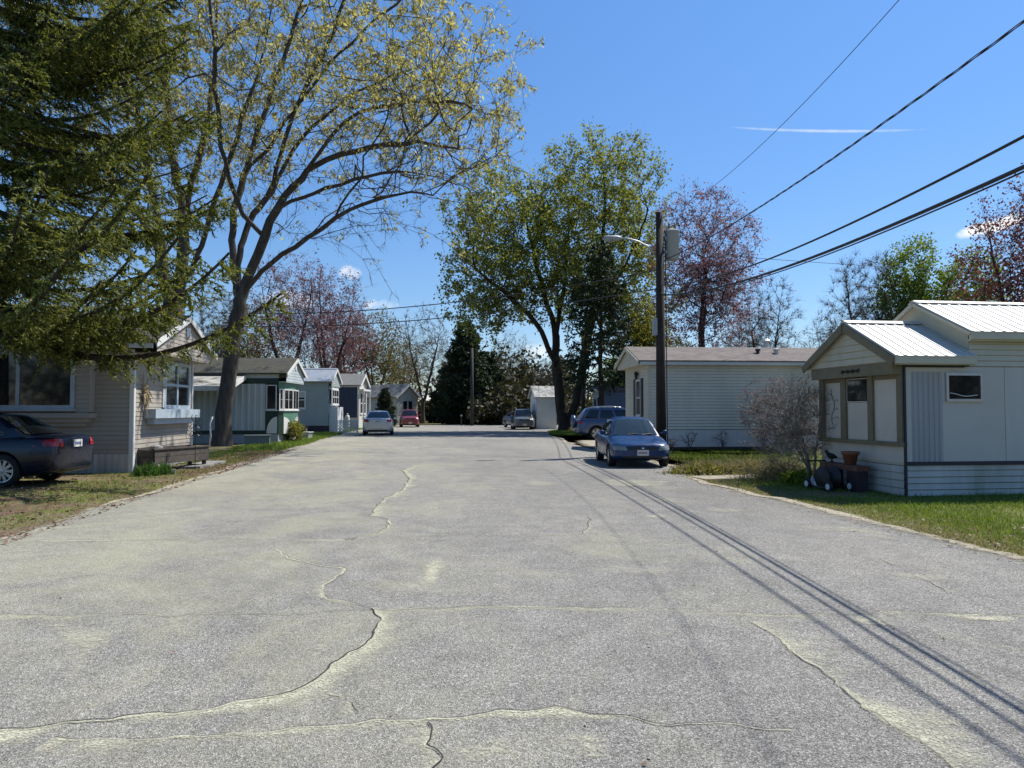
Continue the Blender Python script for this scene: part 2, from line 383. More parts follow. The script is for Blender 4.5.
def road_material():
    m, nt, out = new_mat('asphalt')
    p = N(nt, 'ShaderNodeBsdfPrincipled'); L(nt, p.outputs[0], out.inputs[0])
    co = objco(nt)
    v = N(nt, 'ShaderNodeTexVoronoi'); v.inputs['Scale'].default_value = 165; L(nt, co, v.inputs['Vector'])
    sc = nt.nodes.new('ShaderNodeSeparateColor'); L(nt, v.outputs['Color'], sc.inputs[0])
    v2 = N(nt, 'ShaderNodeTexVoronoi'); v2.inputs['Scale'].default_value = 75; L(nt, co, v2.inputs['Vector'])
    sc2 = nt.nodes.new('ShaderNodeSeparateColor'); L(nt, v2.outputs['Color'], sc2.inputs[0])
    g = mth(nt, 'ADD', mth(nt, 'MULTIPLY', sc.outputs[0], 0.74), mth(nt, 'MULTIPLY', sc2.outputs[1], 0.26))
    c = ramp(nt, [(0.10, (0.092, 0.088, 0.079)), (0.44, (0.195, 0.187, 0.17)), (0.68, (0.272, 0.262, 0.24)), (0.92, (0.47, 0.455, 0.42))], g).outputs[0]
    # worn and stained areas
    lg = noise(nt, 0.22, 5, 0.62, stretch(nt, co, 1, 0.45, 1), 0.4)
    c = mixc(nt, 1.0, c, ramp(nt, [(0.3, (0.80, 0.80, 0.81)), (0.5, (1, 1, 1)), (0.72, (1.14, 1.13, 1.11))], lg).outputs[0], 'MULTIPLY')
    c = mixc(nt, 0.6, c, ramp(nt, [(0.35, (0.74, 0.74, 0.74)), (0.65, (1.14, 1.14, 1.14))], noise(nt, 2.6, 6, 0.7, co)).outputs[0], 'MULTIPLY')
    # dusting of tree pollen
    sx = nt.nodes.new('ShaderNodeSeparateXYZ'); L(nt, co, sx.inputs[0])
    west = mth(nt, 'MULTIPLY', mth(nt, 'SUBTRACT', -.2, sx.outputs[0]), 0.026)
    pn = mth(nt, 'ADD', noise(nt, 0.55, 7, 0.72, stretch(nt, co, 1, 0.7, 1), 0.7), west)
    pf = ramp(nt, [(0.45, (0, 0, 0)), (0.70, (0.58, 0.58, 0.58))], pn).outputs[0]
    sp = ramp(nt, [(0.35, (0.25, 0.25, 0.25)), (0.6, (1, 1, 1))], noise(nt, 60, 3, 0.6, co)).outputs[0]
    c = mixc(nt, mixc(nt, 1.0, pf, sp, 'MULTIPLY'), c, (0.42, 0.41, 0.265))
    L(nt, c, p.inputs['Base Color']); p.inputs['Roughness'].default_value = 0.95; p.inputs['Specular IOR Level'].default_value = 0.12
    h = mth(nt, 'ADD', v.outputs['Distance'], mth(nt, 'MULTIPLY', v2.outputs['Distance'], 0.6))
    L(nt, bump(nt, h, 0.55, 0.012), p.inputs['Normal'])
    return m
M['asphalt'] = road_material()

def fade_mat(name, col, col2, sc=14.0, gain=2.2, speck=45, lo_=.75):
    """loose matter lying on a surface; coverage from the 'fade' attribute broken up by noise"""
    m, nt, out = new_mat(name)
    a = N(nt, 'ShaderNodeAttribute'); a.attribute_name = 'fade'
    co = objco(nt)
    n1 = noise(nt, sc, 6, 0.7, co, 0.5); n2 = noise(nt, speck, 3, 0.6, co); n3 = noise(nt, sc*0.15, 4, 0.6, co); n4 = noise(nt, speck*1.1, 2, .6, co)
    k = mth(nt, 'ADD', mth(nt, 'ADD', mth(nt, 'MULTIPLY', n1, 1.25), mth(nt, 'MULTIPLY', n2, 0.8)), mth(nt, 'MULTIPLY', n3, 0.95))
    f = mth(nt, 'MULTIPLY', mth(nt, 'SUBTRACT', mth(nt, 'ADD', a.outputs['Fac'], k), 1.92), gain, True)
    f = mth(nt, 'MULTIPLY', f, mth(nt, 'MULTIPLY', a.outputs['Fac'], 2.2, True))
    f = mth(nt, 'MULTIPLY', f, ramp(nt, [(.36, (lo_,)*3), (.62, (1, 1, 1))], n4).outputs[0])
    d = N(nt, 'ShaderNodeBsdfDiffuse'); L(nt, mixc(nt, n2, col, col2), d.inputs[0])
    t = N(nt, 'ShaderNodeBsdfTransparent'); x = N(nt, 'ShaderNodeMixShader')
    L(nt, f, x.inputs[0]); L(nt, t.outputs[0], x.inputs[1]); L(nt, d.outputs[0], x.inputs[2]); L(nt, x.outputs[0], out.inputs[0])
    return m
M['pollen'] = fade_mat('pollen', (0.38, 0.37, 0.265), (0.55, 0.535, 0.42), 9, 1.9, 75, .22)
M['sand'] = fade_mat('sand', (0.28, 0.245, 0.19), (0.46, 0.42, 0.34), 6, 2.2, 60)
M['crack'] = mat('crack', (0.03, 0.028, 0.025), 0.95, 0.4, 8)

rng = np.random.default_rng(11)
# ground: one sheet to the horizon
gx = [-1500, -300, -80, -30, -10, 0, 10, 30, 80, 300, 1500]; gy = [-300, -40, -8, 8, 25, 50, 80, 130, 300, 1000, 2500]
V = [(x, y, 0) for y in gy for x in gx]; k = len(gx)
Fc = [(j*k+i, j*k+i+1, (j+1)*k+i+1, (j+1)*k+i) for j in range(len(gy)-1) for i in range(k-1)]
kind(np_mesh('ground', V, Fc, 'ground'), 'structure')

def smooth_noise(n, scale, amp, r):
    k = max(4, int(n/scale)+3); c = r.normal(size=k)
    return np.interp(np.linspace(0, k-1, n), np.arange(k), c)*amp
def dens(pts, step):
    out = []
    for a, b in zip(pts[:-1], pts[1:]):
        a, b = np.array(a, float), np.array(b, float); n = max(1, int(np.linalg.norm(b-a)/step))
        out += [a+(b-a)*i/n for i in range(n)]
    out.append(np.array(pts[-1], float)); return np.array(out)

LEFT_EDGE = [(-4.75, -8), (-4.85, 8), (-4.9, 15), (-4.85, 30), (-4.65, 45), (-4.4, 58), (-3.9, 66), (-3.6, 74), (-3.2, 82)]
RIGHT_EDGE = [(6.5, -8), (6.3, 7), (6.15, 15), (6.35, 17), (7.3, 18), (7.4, 25), (7.2, 32), (7.9, 38), (8.6, 46), (10.0, 55), (13, 63), (22, 71), (60, 78)]
def wiggle(pts, step, r, amp):
    P = dens(pts, step); n = len(P)
    P[:, 0] += smooth_noise(n, 16, amp*1.3, r)+smooth_noise(n, 5, amp, r)+smooth_noise(n, 1.5, amp*0.6, r); return P
Le = wiggle(LEFT_EDGE, 0.15, rng, 0.05); Re = wiggle(RIGHT_EDGE, 0.15, rng, 0.06)
me = bpy.data.meshes.new('road')
bm = bmesh.new()
vs = [bm.verts.new((p[0], p[1], 0.012)) for p in list(Re)+[np.array((60, 86))]+list(Le[::-1])]
f = bm.faces.new(vs); bmesh.ops.triangulate(bm, faces=[f]); bm.normal_update(); bm.to_mesh(me); bm.free()
me.materials.append(M['asphalt']); road = bpy.data.objects.new('road', me); COL.objects.link(road); kind(road, 'structure')

# driveway pads of the same old asphalt
mb = MB(); mb.poly([(8.0, 38.2, .008), (20, 38.2, .008), (20, 43.5, .008), (8.4, 43.5, .008)]); kind(mb.build('driveway', 'asphalt'), 'structure')

def strip(pts, widths, fades, z, soft=0):
    """ribbon from a centre line: per point (left offset, right offset); fades per column"""
    P = np.asarray(pts); n = len(P); Q = P.copy()
    for _ in range(soft): Q[1:-1] = .25*Q[:-2]+.5*Q[1:-1]+.25*Q[2:]
    T = np.gradient(Q, axis=0); T /= np.linalg.norm(T, axis=1)[:, None]+1e-9
    Nn = np.stack([-T[:, 1], T[:, 0]], 1); cols = len(fades[0]); V = []; A = []
    for i in range(n):
        for c in range(cols):
            q = (P[i] if abs(widths[i][c]) < .03 else Q[i])+Nn[i]*widths[i][c]; V.append((q[0], q[1], z)); A.append(fades[i][c])
    Fq = [(i*cols+c, i*cols+c+1, (i+1)*cols+c+1, (i+1)*cols+c) for i in range(n-1) for c in range(cols-1)]
    return np.array(V), np.array(Fq), np.array(A)

class Acc:
    def __init__(s): s.V = []; s.F = []; s.A = []; s.n = 0
    def add(s, V, Fq, A):
        V = V.copy(); V[:, 2] += len(s.V)*0.00012; s.V.append(V); s.F.append(Fq+s.n); s.A.append(A); s.n += len(V)
    def build(s, name, m, parent=None): return np_mesh(name, np.vstack(s.V), np.vstack(s.F), m, parent, attr={'fade': np.concatenate(s.A)})

# cracks: (pixel polyline, crack width m, pollen width m towards us, strength)
CR = [
 ([(0, 543), (160, 541), (280, 540), (352, 541), (378, 534), (388, 527), (388, 521), (381, 519)], .010, .10, .45),
 ([(371, 517), (377, 506), (384, 499), (402, 491), (409, 479), (402, 471), (415, 466)], .010, .22, .55),
 ([(400, 537), (512, 537), (582, 535), (588, 527), (588, 518)], .008, .05, .3),
 ([(588, 534), (640, 541), (700, 546), (760, 548)], .006, .04, .25),
 ([(0, 617), (170, 617), (300, 616), (372, 611), (430, 610), (512, 608), (600, 610), (682, 612), (722, 615), (832, 617), (902, 613), (962, 616), (1023, 617)], .010, .10, .45),
 ([(372, 611), (380, 625), (375, 640), (342, 662), (315, 685), (298, 694), (240, 703), (180, 712), (130, 719), (60, 728), (-40, 738)], .016, .17, .75),
 ([(366, 608), (342, 603), (327, 599), (329, 585), (348, 571), (325, 567), (290, 561), (278, 549)], .009, .14, .55),
 ([(58, 738), (96, 745), (150, 745), (220, 738), (300, 731), (370, 724), (430, 724), (512, 713), (562, 715), (657, 725), (722, 728), (790, 731)], .009, .07, .65),
 ([(430, 724), (434, 740), (438, 775)], .013, .06, .4),
 ([(338, 694), (348, 706), (358, 716)], .008, .05, .3),
 ([(752, 624), (812, 668), (862, 708), (912, 740), (960, 775)], .004, .20, .6),  # pollen-edged crack whose dark line also paints in the triplex cable's shadow
 ([(880, 560), (902, 571), (942, 590), (995, 612)], .007, .03, .2),
 ([(300, 478), (420, 476), (520, 477)], .005, .05, .2),
 ([(820, 505), (905, 530), (985, 560)], .005, .03, .15),
]
cr = Acc(); po = Acc()
for px, cw, pw, st in CR:
    P = dens([gp(*q) for q in px], 0.024); n = len(P)
    for _ in range(14): P[1:-1] = .25*P[:-2]+.5*P[1:-1]+.25*P[2:]
    P[:, 0] += smooth_noise(n, 7, .016, rng)+smooth_noise(n, 3, .009, rng); P[:, 1] += smooth_noise(n, 7, .024, rng)+smooth_noise(n, 3, .013, rng)
    for _ in range(2): P[1:-1] = .25*P[:-2]+.5*P[1:-1]+.25*P[2:]
    P[:, 0] += smooth_noise(n, 2.2, .0035, rng); P[:, 1] += smooth_noise(n, 2.2, .0055, rng)
    w = cw*.72*np.clip(0.66+smooth_noise(n, 14, .32, rng), 0.28, 1.3)*(1+np.clip((P[:, 1]-7)*.09, 0, 1.2))
    cr.add(*strip(P, [(-x/2, x/2) for x in w], [(1, 1)]*n, 0.0195))
    sgn = np.sign((P[-1]-P[0])[0]) or 1
    a = np.clip(1+smooth_noise(n, 26, .45, rng)+smooth_noise(n, 7, .25, rng), .15, 2.3)*pw
    s_ = np.clip((st+.22)*(1+smooth_noise(n, 30, .3, rng)), 0.1, 1.1)
    W_ = [(-sgn*(x*2.3), -sgn*x*1.0, -sgn*x*.2, 0.0, sgn*x*.15) for x in a]
    po.add(*strip(P, W_, [(0, x*.6, x, x, 0) for x in s_], 0.0145, 120))
    kf = np.clip((P[:, 1]-2)*.15, .6, 2.3)
    cw_ = np.clip(1+smooth_noise(n, 9, .4, rng), .3, 2)*(.014+.10*pw*st)*kf; c_ = np.clip(st+.30+smooth_noise(n, 16, .25, rng), .15, 1.15)
    po.add(*strip(P, [(-sgn*x*2.2, -sgn*x, 0.0, sgn*x*.5) for x in cw_], [(0, x, x, 0) for x in c_], 0.0165, 30))
# wind-blown patches of pollen away from the cracks: (pixel path, half width, strength)
for px, hw, st in [([(440, 556), (434, 572), (424, 592)], .13, .62), ([(120, 520), (165, 514), (230, 506)], .35, .45), ([(640, 517), (672, 518)], .25, .55),
                   ([(790, 528), (860, 532), (900, 545)], .4, .42), ([(690, 510), (760, 512)], .5, .35), ([(880, 575), (960, 582)], .22, .5), ([(840, 622), (900, 622)], .25, .62),
                   ([(960, 620), (1023, 622)], .12, .75), ([(560, 572), (620, 570), (700, 575)], .4, .3), ([(20, 610), (90, 640), (60, 700)], .22, .4), ([(470, 745), (500, 765)], .2, .5),
                   ([(600, 730), (570, 765)], .2, .45), ([(150, 600), (200, 650)], .25, .35), ([(520, 480), (560, 488)], .5, .4), ([(430, 500), (500, 502)], .8, .3),
                   ([(600, 478), (650, 487), (700, 492)], .9, .5), ([(655, 498), (700, 506)], .7, .4)]:
    P = dens([gp(*q) for q in px], 0.06); n = len(P); e = np.sin(np.linspace(0.05, math.pi-0.05, n))**0.6
    a = hw*np.clip(1+smooth_noise(n, 8, .3, rng), .4, 1.8)
    po.add(*strip(P, [(-x, -x*.45, 0, x*.45, x) for x in a], [(0, (st+.27)*.8*q, (st+.27)*q, (st+.27)*.8*q, 0) for q in e], 0.0135))
kind(cr.build('road_cracks', 'crack'), 'structure')
kind(po.build('road_pollen', 'pollen'), 'stuff')
# sandy crumbling edge along both sides
sa = Acc()
for E_, sg in ((Le, -1), (Re, 1)):
    P = E_[::2]; n = len(P)
    a = np.clip(0.16+smooth_noise(n, 10, .12, rng), .06, .6); b = np.clip(0.22+smooth_noise(n, 7, .16, rng), .05, .7)
    s_ = np.clip(.78+smooth_noise(n, 9, .25, rng), .3, 1.05)
    sa.add(*strip(P, [(sg*b[i]*(1), 0.0, -sg*a[i]*.5, -sg*a[i]) for i in range(n)], [(0, x, x*.85, 0) for x in s_], 0.0225))
P = dens([(8.3, 26.5), (8.6, 32), (9.6, 38)], .2); n = len(P)
sa.add(*strip(P, [(1.6, .8, -.8, -1.6)]*n, [(0, .85, .85, 0)]*n, 0.0225))
P = dens([(6.5, 16.4), (8.2, 16.6), (9.6, 17.0)], .1); n = len(P)
sa.add(*strip(P, [(.9, .4, -.3, -.6)]*n, [(0, .8, .8, 0)]*n, 0.0225))
kind(sa.build('sandy_verge', 'sand'), 'structure')
# bare trodden earth by the west verge and the car's parking place
me = Acc()
for pts, hw, st in [([(-9.5, 9.3), (-7.2, 11.5), (-5.6, 13.6)], 0.95, .95), ([(-5.3, 17), (-5.4, 20), (-5.25, 23)], .4, .6), ([(-10, 12.8), (-8, 13.6), (-6, 14.6)], .5, .7), ([(-11, 15.2), (-7.5, 16.0), (-5.2, 15.4)], 0.8, .6), ([(-9, 18.9), (-6.5, 19.2), (-5.3, 20.5)], .35, .8), ([(-5.6, 24), (-5.3, 30)], .5, .5)]:
    P = dens(pts, 0.12); n = len(P); e = np.sin(np.linspace(0.1, math.pi-0.1, n))**0.5
    me.add(*strip(P, [(-hw, -hw*.5, 0, hw*.5, hw)]*n, [(0, st*.9*q, st*q, st*.9*q, 0) for q in e], 0.006))
M['bare_earth'] = fade_mat('bare_earth', (0.11, 0.068, 0.05), (0.23, 0.16, 0.12), 4, 2.5)
kind(me.build('bare_earth', 'bare_earth'), 'structure')

# ------------------------------------------------------------------ houses
def window(parent, fr, u0, u1, v0, v1, cols=2, rows=2, frame='white_trim', fw=0.05, out=0.035, sill=True, pane='glass', name='window', label=None, blind=None):
    """a framed window standing a little proud of the wall, glass set back inside the frame"""
    mb = MB(); o = out+0.012
    mb.box(fr, u0, u1, v0, v0+fw, 0.0, o); mb.box(fr, u0, u1, v1-fw, v1, 0.0, o)
    mb.box(fr, u0, u0+fw, v0+fw, v1-fw, 0.0, o); mb.box(fr, u1-fw, u1, v0+fw, v1-fw, 0.0, o)
    cw = (u1-u0-2*fw)/cols; rh = (v1-v0-2*fw)/rows
    for c in range(1, cols):
        x = u0+fw+c*cw; mb.box(fr, x-fw*.45, x+fw*.45, v0+fw, v1-fw, 0.004, o-.006)
    for r in range(1, rows):
        z = v0+fw+r*rh
        for c in range(cols):
            x = u0+fw+c*cw; mb.box(fr, x+fw*.45*(c > 0), x+cw-fw*.45*(c < cols-1), z-fw*.35, z+fw*.35, 0.004, o-.010)
    w = mb.build(name, frame, parent)
    if label: w['label'] = label
    g = MB(); g.poly([fr(u0+fw*.5, v0+fw*.5, .022), fr(u1-fw*.5, v0+fw*.5, .022), fr(u1-fw*.5, v1-fw*.5, .022), fr(u0+fw*.5, v1-fw*.5, .022)])
    g.build('pane', pane, w)
    if blind:
        b = MB(); b.box(fr, u0+fw, u1-fw, v1-fw-(v1-v0)*blind, v1-fw, .0235, .0265); b.build('blind', 'blind', w)
    if sill:
        s = MB(); s.box(fr, u0-.04, u1+.04, v0-.045, v0-.002, 0.0, out+.05); s.build('sill', frame, w)
    return w

class House:
    """local axes: y along the gable end (away from us), x = side*d along the length; origin at the near roadside corner"""
    def __init__(s, name, label, cat, corner, theta, side, Lh, w, group=None):
        s.side, s.L, s.w = side, Lh, w
        s.root = thing(name, label, cat, (corner[0], corner[1], 0), -R(theta), group)
        s.front = Fr((0, 0, 0), (side, 0, 0), (0, 0, 1), (0, -1, 0))      # u = d
        s.gable = Fr((0, 0, 0), (0, 1, 0), (0, 0, 1), (-side, 0, 0))     # u = y
        s.back = Fr((0, w, 0), (side, 0, 0), (0, 0, 1), (0, 1, 0))
        s.far = Fr((side*Lh, 0, 0), (0, 1, 0), (0, 0, 1), (side, 0, 0))
    def part(s, name, mb, m, label=None):
        o = mb.build(name, m, s.root)
        if label: o['label'] = label
        return o
    def rest(s, z0, eave, ridge, m):
        mb = MB(); w, L_ = s.w, s.L
        mb.poly([s.back(0, z0), s.back(L_, z0), s.back(L_, eave), s.back(0, eave)])
        s.part('wall', mb, m)
        mb = MB(); mb.poly([s.far(0, z0), s.far(w, z0), s.far(w, eave), s.far(w/2, ridge), s.far(0, eave)]); s.part('wall', mb, m)
    def roof(s, d0, d1, over, eave, ridge, m, kind_='shingle', thick=0.07, course=0.15, pitch=0.3, name='roof', y0=0.0, w=None, label=None):
        """two slopes about the ridge at y0+w/2; eave = height of the roof's lower edge at the eave line"""
        w = s.w if w is None else w; half = w/2+over; mb = MB()
        sl = math.hypot(half, ridge-eave); objs = []
        for sg in (-1, 1):
            ev = Vector((s.side*d0, y0+w/2+sg*half, eave)); v = Vector((0, -sg*half, ridge-eave))/sl
            n = Vector((0, sg*(ridge-eave), half))/sl
            fr = Fr(ev, (s.side, 0, 0), v, n)
            if kind_ == 'shingle': mb.siding(fr, [(0, 0), (d1-d0, 0), (d1-d0, sl), (0, sl)], course, 0.014)
            elif kind_ == 'metal':
                mb.box(fr, 0, d1-d0, 0, sl, -0.012, 0.0)
                k = max(1, round((d1-d0)/pitch))
                for i in range(k+1):
                    u = min(d1-d0-.025, max(.025, i*(d1-d0)/k)); mb.box(fr, u-.028, u+.028, 0.002, sl-.002, 0.001, 0.013)
            mb.box(fr, 0.004, d1-d0-.004, 0.004, sl-.02, -thick, -0.014)
        if kind_ == 'metal': 
            a, b = ridge+.012, 0.14
            for sg in (-1, 1):
                v = Vector((0, sg*half, eave-ridge))/sl; n = Vector((0, sg*(ridge-eave), half))/sl
                fr = Fr(Vector((s.side*d0, y0+w/2, ridge)), (s.side, 0, 0), v, n); mb.box(fr, -.01, d1-d0+.01, 0, b, .03, .036)
        o = s.part(name, mb, m, label); return o
    def rakes(s, d, over, eave, ridge, m, depth=0.13, thick=0.03, y0=0.0, w=None, name='fascia', drop=0.02):
        """bargeboards on the gable and the eave boards"""
        w = s.w if w is None else w; half = w/2+over; mb = MB(); sl = math.hypot(half, ridge-eave)
        for sg in (-1, 1):
            v = Vector((0, -sg*half, ridge-eave))/sl; n = Vector((0, sg*(ridge-eave), half))/sl
            fr = Fr(Vector((s.side*d, y0+w/2+sg*half, eave)), v, n, (-s.side, 0, 0))
            mb.prism(fr, [(0.0, -depth-drop), (sl-depth*(ridge-eave)/half, -depth-drop), (sl, -drop), (0.0, -drop)], 0.0, thick)
        return s.part(name, mb, m)

# ---- tan house by the spruce
H = House('mobile_home', 'tan lap-sided mobile home with white gable trim behind the dark blue sedan and spruce', 'house', gp(132, 473), 2.5, -1, 15.0, 4.35, 'mobile homes along the road')
w = H.w
mb = MB(); mb.siding(H.front, [(0, .47), (15, .47), (15, 3.12), (0, 3.12)], .115, .014); H.part('wall', mb, 'tan_siding')
mb = MB(); mb.siding(H.gable, [(0.06, .47), (w-.06, .47), (w-.06, 3.05), (0.06, 3.05)], .115, .016); H.part('wall', mb, 'tan_siding')
H.rest(.47, 3.1, 4.15, 'tan_siding')
mb = MB(); mb.ribs(H.front, 0, 15, 0, .47, .16, .014); H.part('skirting', mb, 'white_skirt')
mb = MB(); mb.ribs(H.gable, 0, w, 0, .47, .16, .014); H.part('skirting', mb, 'white_skirt')
mb = MB(); mb.box(H.gable, -.02, .07, .0, 3.05, .0, .03); mb.box(H.front, -.019, .08, 0.0, 3.1, .0, .033); H.part('corner_trim', mb, 'white_trim')
mb = MB(); mb.box(H.gable, w-.07, w+.02, 0, 3.05, 0, .03); H.part('corner_trim', mb, 'white_trim')
gd = 0.55   # overhanging gable
mb = MB(); gf = Fr(H.gable(0, 0, gd), (0, 1, 0), (0, 0, 1), (1, 0, 0)); a_, b_ = -.02, w+.02
mb.siding(gf, [(a_, 3.03), (b_, 3.03), (b_, 3.30), (w/2, 4.14), (a_, 3.30)], .115, .014)
mb.box(H.gable, a_, b_, 3.0, 3.03, 0.0, gd+.012)
H.part('gable_wall', mb, 'tan_siding')
mb = MB(); mb.box(gf, w/2-.13, w/2+.13, 3.62, 3.88, 0.014, .05)
for q in range(5): mb.box(gf, w/2-.10, w/2+.10, 3.65+q*.045, 3.675+q*.045, .05, .062)
H.part('gable_vent', mb, 'bluish_trim')
H.roof(-gd-.08, 15.3, .33, 3.30, 4.24, 'dark_shingle')
H.rakes(-gd-.085, .33, 3.30, 4.24, 'white_trim', .15)
mb = MB(); mb.box(H.front, -gd, 15, 3.12, 3.27, .24, .30); H.part('gutter', mb, 'white_trim')
# flower-box shelf and double window in the gable
u0, u1 = 1.95, 3.98
window(H.root, H.gable, u0, u1, 1.62, 2.96, 2, 2, 'bluish_trim', .10, .05, True)
for ca, cb_ in ((u0-.08, u0-.002), (u1+.002, u1+.08)):
    mb = MB(); mb.box(H.gable, ca, cb_, 1.65, 3.02, .016, .05); H.part('window_casing', mb, 'white_trim')
mb = MB(); mb.box(H.gable, .62, u1+.14, 1.36, 1.60, .018, .32); mb.box(H.gable, .80, u1-.02, 1.20, 1.355, .018, .22); H.part('window_box', mb, 'bluish_trim')
# bay window in the long side
bf = Fr(H.front(0, 0, .30), (-1, 0, 0), (0, 0, 1), (0, -1, 0))
mb = MB(); mb.siding(bf, [(.92, 1.5), (1.24, 1.5), (1.24, 3.06), (.92, 3.06)], .115, .012); mb.box(H.front, .92, 4.1, 1.52, 3.1, .016, .297); mb.box(H.front, .86, 4.1, 1.38, 1.50, .016, .36); mb.box(H.front, .98, 4.1, 1.27, 1.378, .016, .26); mb.box(H.front, 1.1, 4.1, 1.17, 1.268, .016, .16)
H.part('bay', mb, 'tan_siding')
window(H.root, bf, 1.26, 3.9, 1.60, 3.02, 2, 1, 'bluish_trim', .09, .04, True)
# dried spray hung on the corner
mb = MB(); r_ = random.Random(3); c0 = H.root.matrix_basis @ H.gable(.55, 2.0, .06)
for q in range(46):
    a = r_.uniform(0, 6.28); b = r_.gauss(0, .45)
    d = Vector((.12*r_.random(), .30*math.cos(a)*r_.uniform(.3, 1.2), .42*math.sin(a)*r_.uniform(.3, 1.2)))
    s_ = c0+Vector((.0, r_.uniform(-.08, .08), r_.uniform(-.2, .2))); mb.tube([s_, s_+d*.6, s_+d+Vector((0, 0, -.05))], [.012, .018, .004], 4)
wr = mb.build('dried_wreath', 'dry_straw'); tag(wr, 'dry straw spray hanging by the gable corner of the tan house', 'wreath')

# ---- white and green trailer
H2 = H = House('mobile_home', 'old pale trailer with dark green bands, bow-window end and mossy roof', 'house', gp(278, 443.5), 6, -1, 12.5, 3.3, 'mobile homes along the road'); w = H.w
mb = MB(); mb.ribs(H.front, .62, 12.5, .62, 2.85, .3, .03, duty=.35); H.part('wall', mb, 'mobile_pale')
mb = MB(); mb.box(H.front, 0, 12.5, 2.85, 3.12, -.04, .03); mb.box(H.front, .62, 12.5, .44, .62, -.04, .035); mb.box(H.gable, .0, w, 2.85, 3.1, -.04, .0); H.part('trim_band', mb, 'dark_green')
mb = MB(); mb.box(H.front, 0, 12.5, 3.12, 3.36, -.04, .01); H.part('wall', mb, 'mobile_pale')
H.rest(.3, 3.3, 4.2, 'mobile_pale')
mb = MB(); mb.ribs(H.front, 0, 12.5, 0, .44, .5, .01); mb.ribs(H.gable, 0, w, 0, .44, .5, .01); H.part('skirting', mb, 'blue_grey_panel')
# bow window end: a faceted projecting bay, green wainscot below, windows above
bow = [(0.0, 0.0), (.30, .16), (w*.5, .24), (w-.30, .16), (w, 0)]
for i, (a, b) in enumerate(zip(bow[:-1], bow[1:])):
    A, B = H.gable(a[0], 0, a[1]), H.gable(b[0], 0, b[1]); u = (B-A); ln = u.length; u.normalize(); n = Vector((-u.y, u.x, 0)); n = n if n.x > 0 or i == 0 else -n
    if i == 0: n = Vector((u.y, -u.x, 0)); n = n if n.y < 0 else -n
    fr = Fr(A, u, (0, 0, 1), n)
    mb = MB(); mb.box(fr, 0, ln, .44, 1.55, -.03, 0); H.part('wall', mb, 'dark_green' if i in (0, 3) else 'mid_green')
    mb = MB(); mb.box(fr, 0, ln, 2.62, 2.95, -.03, .01); H.part('wall', mb, 'mid_green')
    window(H.root, fr, .03, ln-.03, 1.6, 2.62, 1 if ln < .9 else 2, 2, 'white_trim', .06, .02, True)
    if i in (1, 2):   # white quarter-round panels low on the front
        pts = [(0.03, .46)]+[(0.03+(ln-.1)*math.sin(t*math.pi/16), .46+.8*math.cos(t*math.pi/16)) for t in range(9)]
        if i == 2: pts = [(ln-p[0], p[1]) for p in pts]
        mb = MB(); mb.prism(fr, pts, .004, .016); H.part('curved_panel', mb, 'white_trim')
mb = MB(); mb.box(H.front, .02, .62, .44, 1.55, -.03, .012); H.part('wall', mb, 'dark_green')
pts = [(.05, .48)]+[(.05+.5*math.sin(t*math.pi/16), .48+.8*math.cos(t*math.pi/16)) for t in range(9)]
mb = MB(); mb.prism(H.front, pts, .014, .026); H.part('curved_panel', mb, 'white_trim')
window(H.root, H.front, .08, .58, 1.6, 2.8, 1, 1, 'white_trim', .05, .02, True)
gf = Fr(H.gable(0, 0, .36), (0, 1, 0), (0, 0, 1), (1, 0, 0))
mb = MB(); mb.siding(gf, [(0, 2.97), (w, 2.97), (w, 3.38), (w/2, 4.2), (0, 3.38)], .13, .012); mb.box(H.gable, 0, w, 2.93, 2.968, 0, .37); H.part('gable_wall', mb, 'mobile_pale')
mb = MB(); mb.box(gf, w/2-.12, w/2+.12, 3.6, 3.85, .013, .04); H.part('gable_vent', mb, 'white_trim')
H.roof(-.46, 12.7, .3, 3.36, 4.2, 'mossy_shingle'); H.rakes(-.47, .3, 3.36, 4.2, 'white_trim', .16)
# stained awning over the side door with scalloped end and posts
aw = Fr(H.front(1.55, 3.22, 0.05), (-1, 0, 0), Vector((0, -2.3, -.62)).normalized(), Vector((0, -.62, 2.3)).normalized())
mb = MB(); mb.box(aw, 0, 7.5, 0, 2.3, 0, .05); H.part('awning', mb, 'awning', 'stained pale awning over the side of the trailer')
mb = MB(); mb.box(aw, -.03, 0, 0, 2.32, -.16, .06); mb.box(aw, 0.0, 7.5, 2.3, 2.33, -.16, .06); H.part('awning_edge', mb, 'white_trim')
for d in (1.62, 5.2, 8.8):
    mb = MB(); mb.tube([H.front(d, 0, 2.25), H.front(d, 2.5, 2.25)], .035, 8); H.part('awning_post', mb, 'white_trim')
window(H.root, H.front, 5.6, 6.6, 1.5, 2.3, 1, 2, 'white_trim', .05, .035)

# ---- grey-green house with the blue roof
H = House('mobile_home', 'grey-green mobile home with bluish metal roof and white bay window', 'house', (-5.78, 53.2), 6, -1, 13, 3.0, 'mobile homes along the road'); w = H.w
mb = MB(); mb.siding(H.front, [(0, .55), (13, .55), (13, 3.5), (0, 3.5)], .14, .012); H.part('wall', mb, 'grey_green_siding')
mb = MB(); mb.siding(H.gable, [(0, .55), (w, .55), (w, 3.5), (0, 3.5)], .14, .012); H.part('wall', mb, 'grey_green_siding')
H.rest(.5, 3.5, 4.4, 'grey_green_siding')
mb = MB(); mb.box(H.front, 0, 13, 0, .53, -.05, -.01); mb.box(H.gable, 0, w, 0, .53, -.05, -.01); H.part('skirting', mb, 'navy_dark')
window(H.root, H.front, 1.55, 2.45, 1.7, 2.95, 1, 2, 'white_trim', .09, .04, blind=.3)
gf = Fr(H.gable(0, 0, .2), (0, 1, 0), (0, 0, 1), (1, 0, 0))
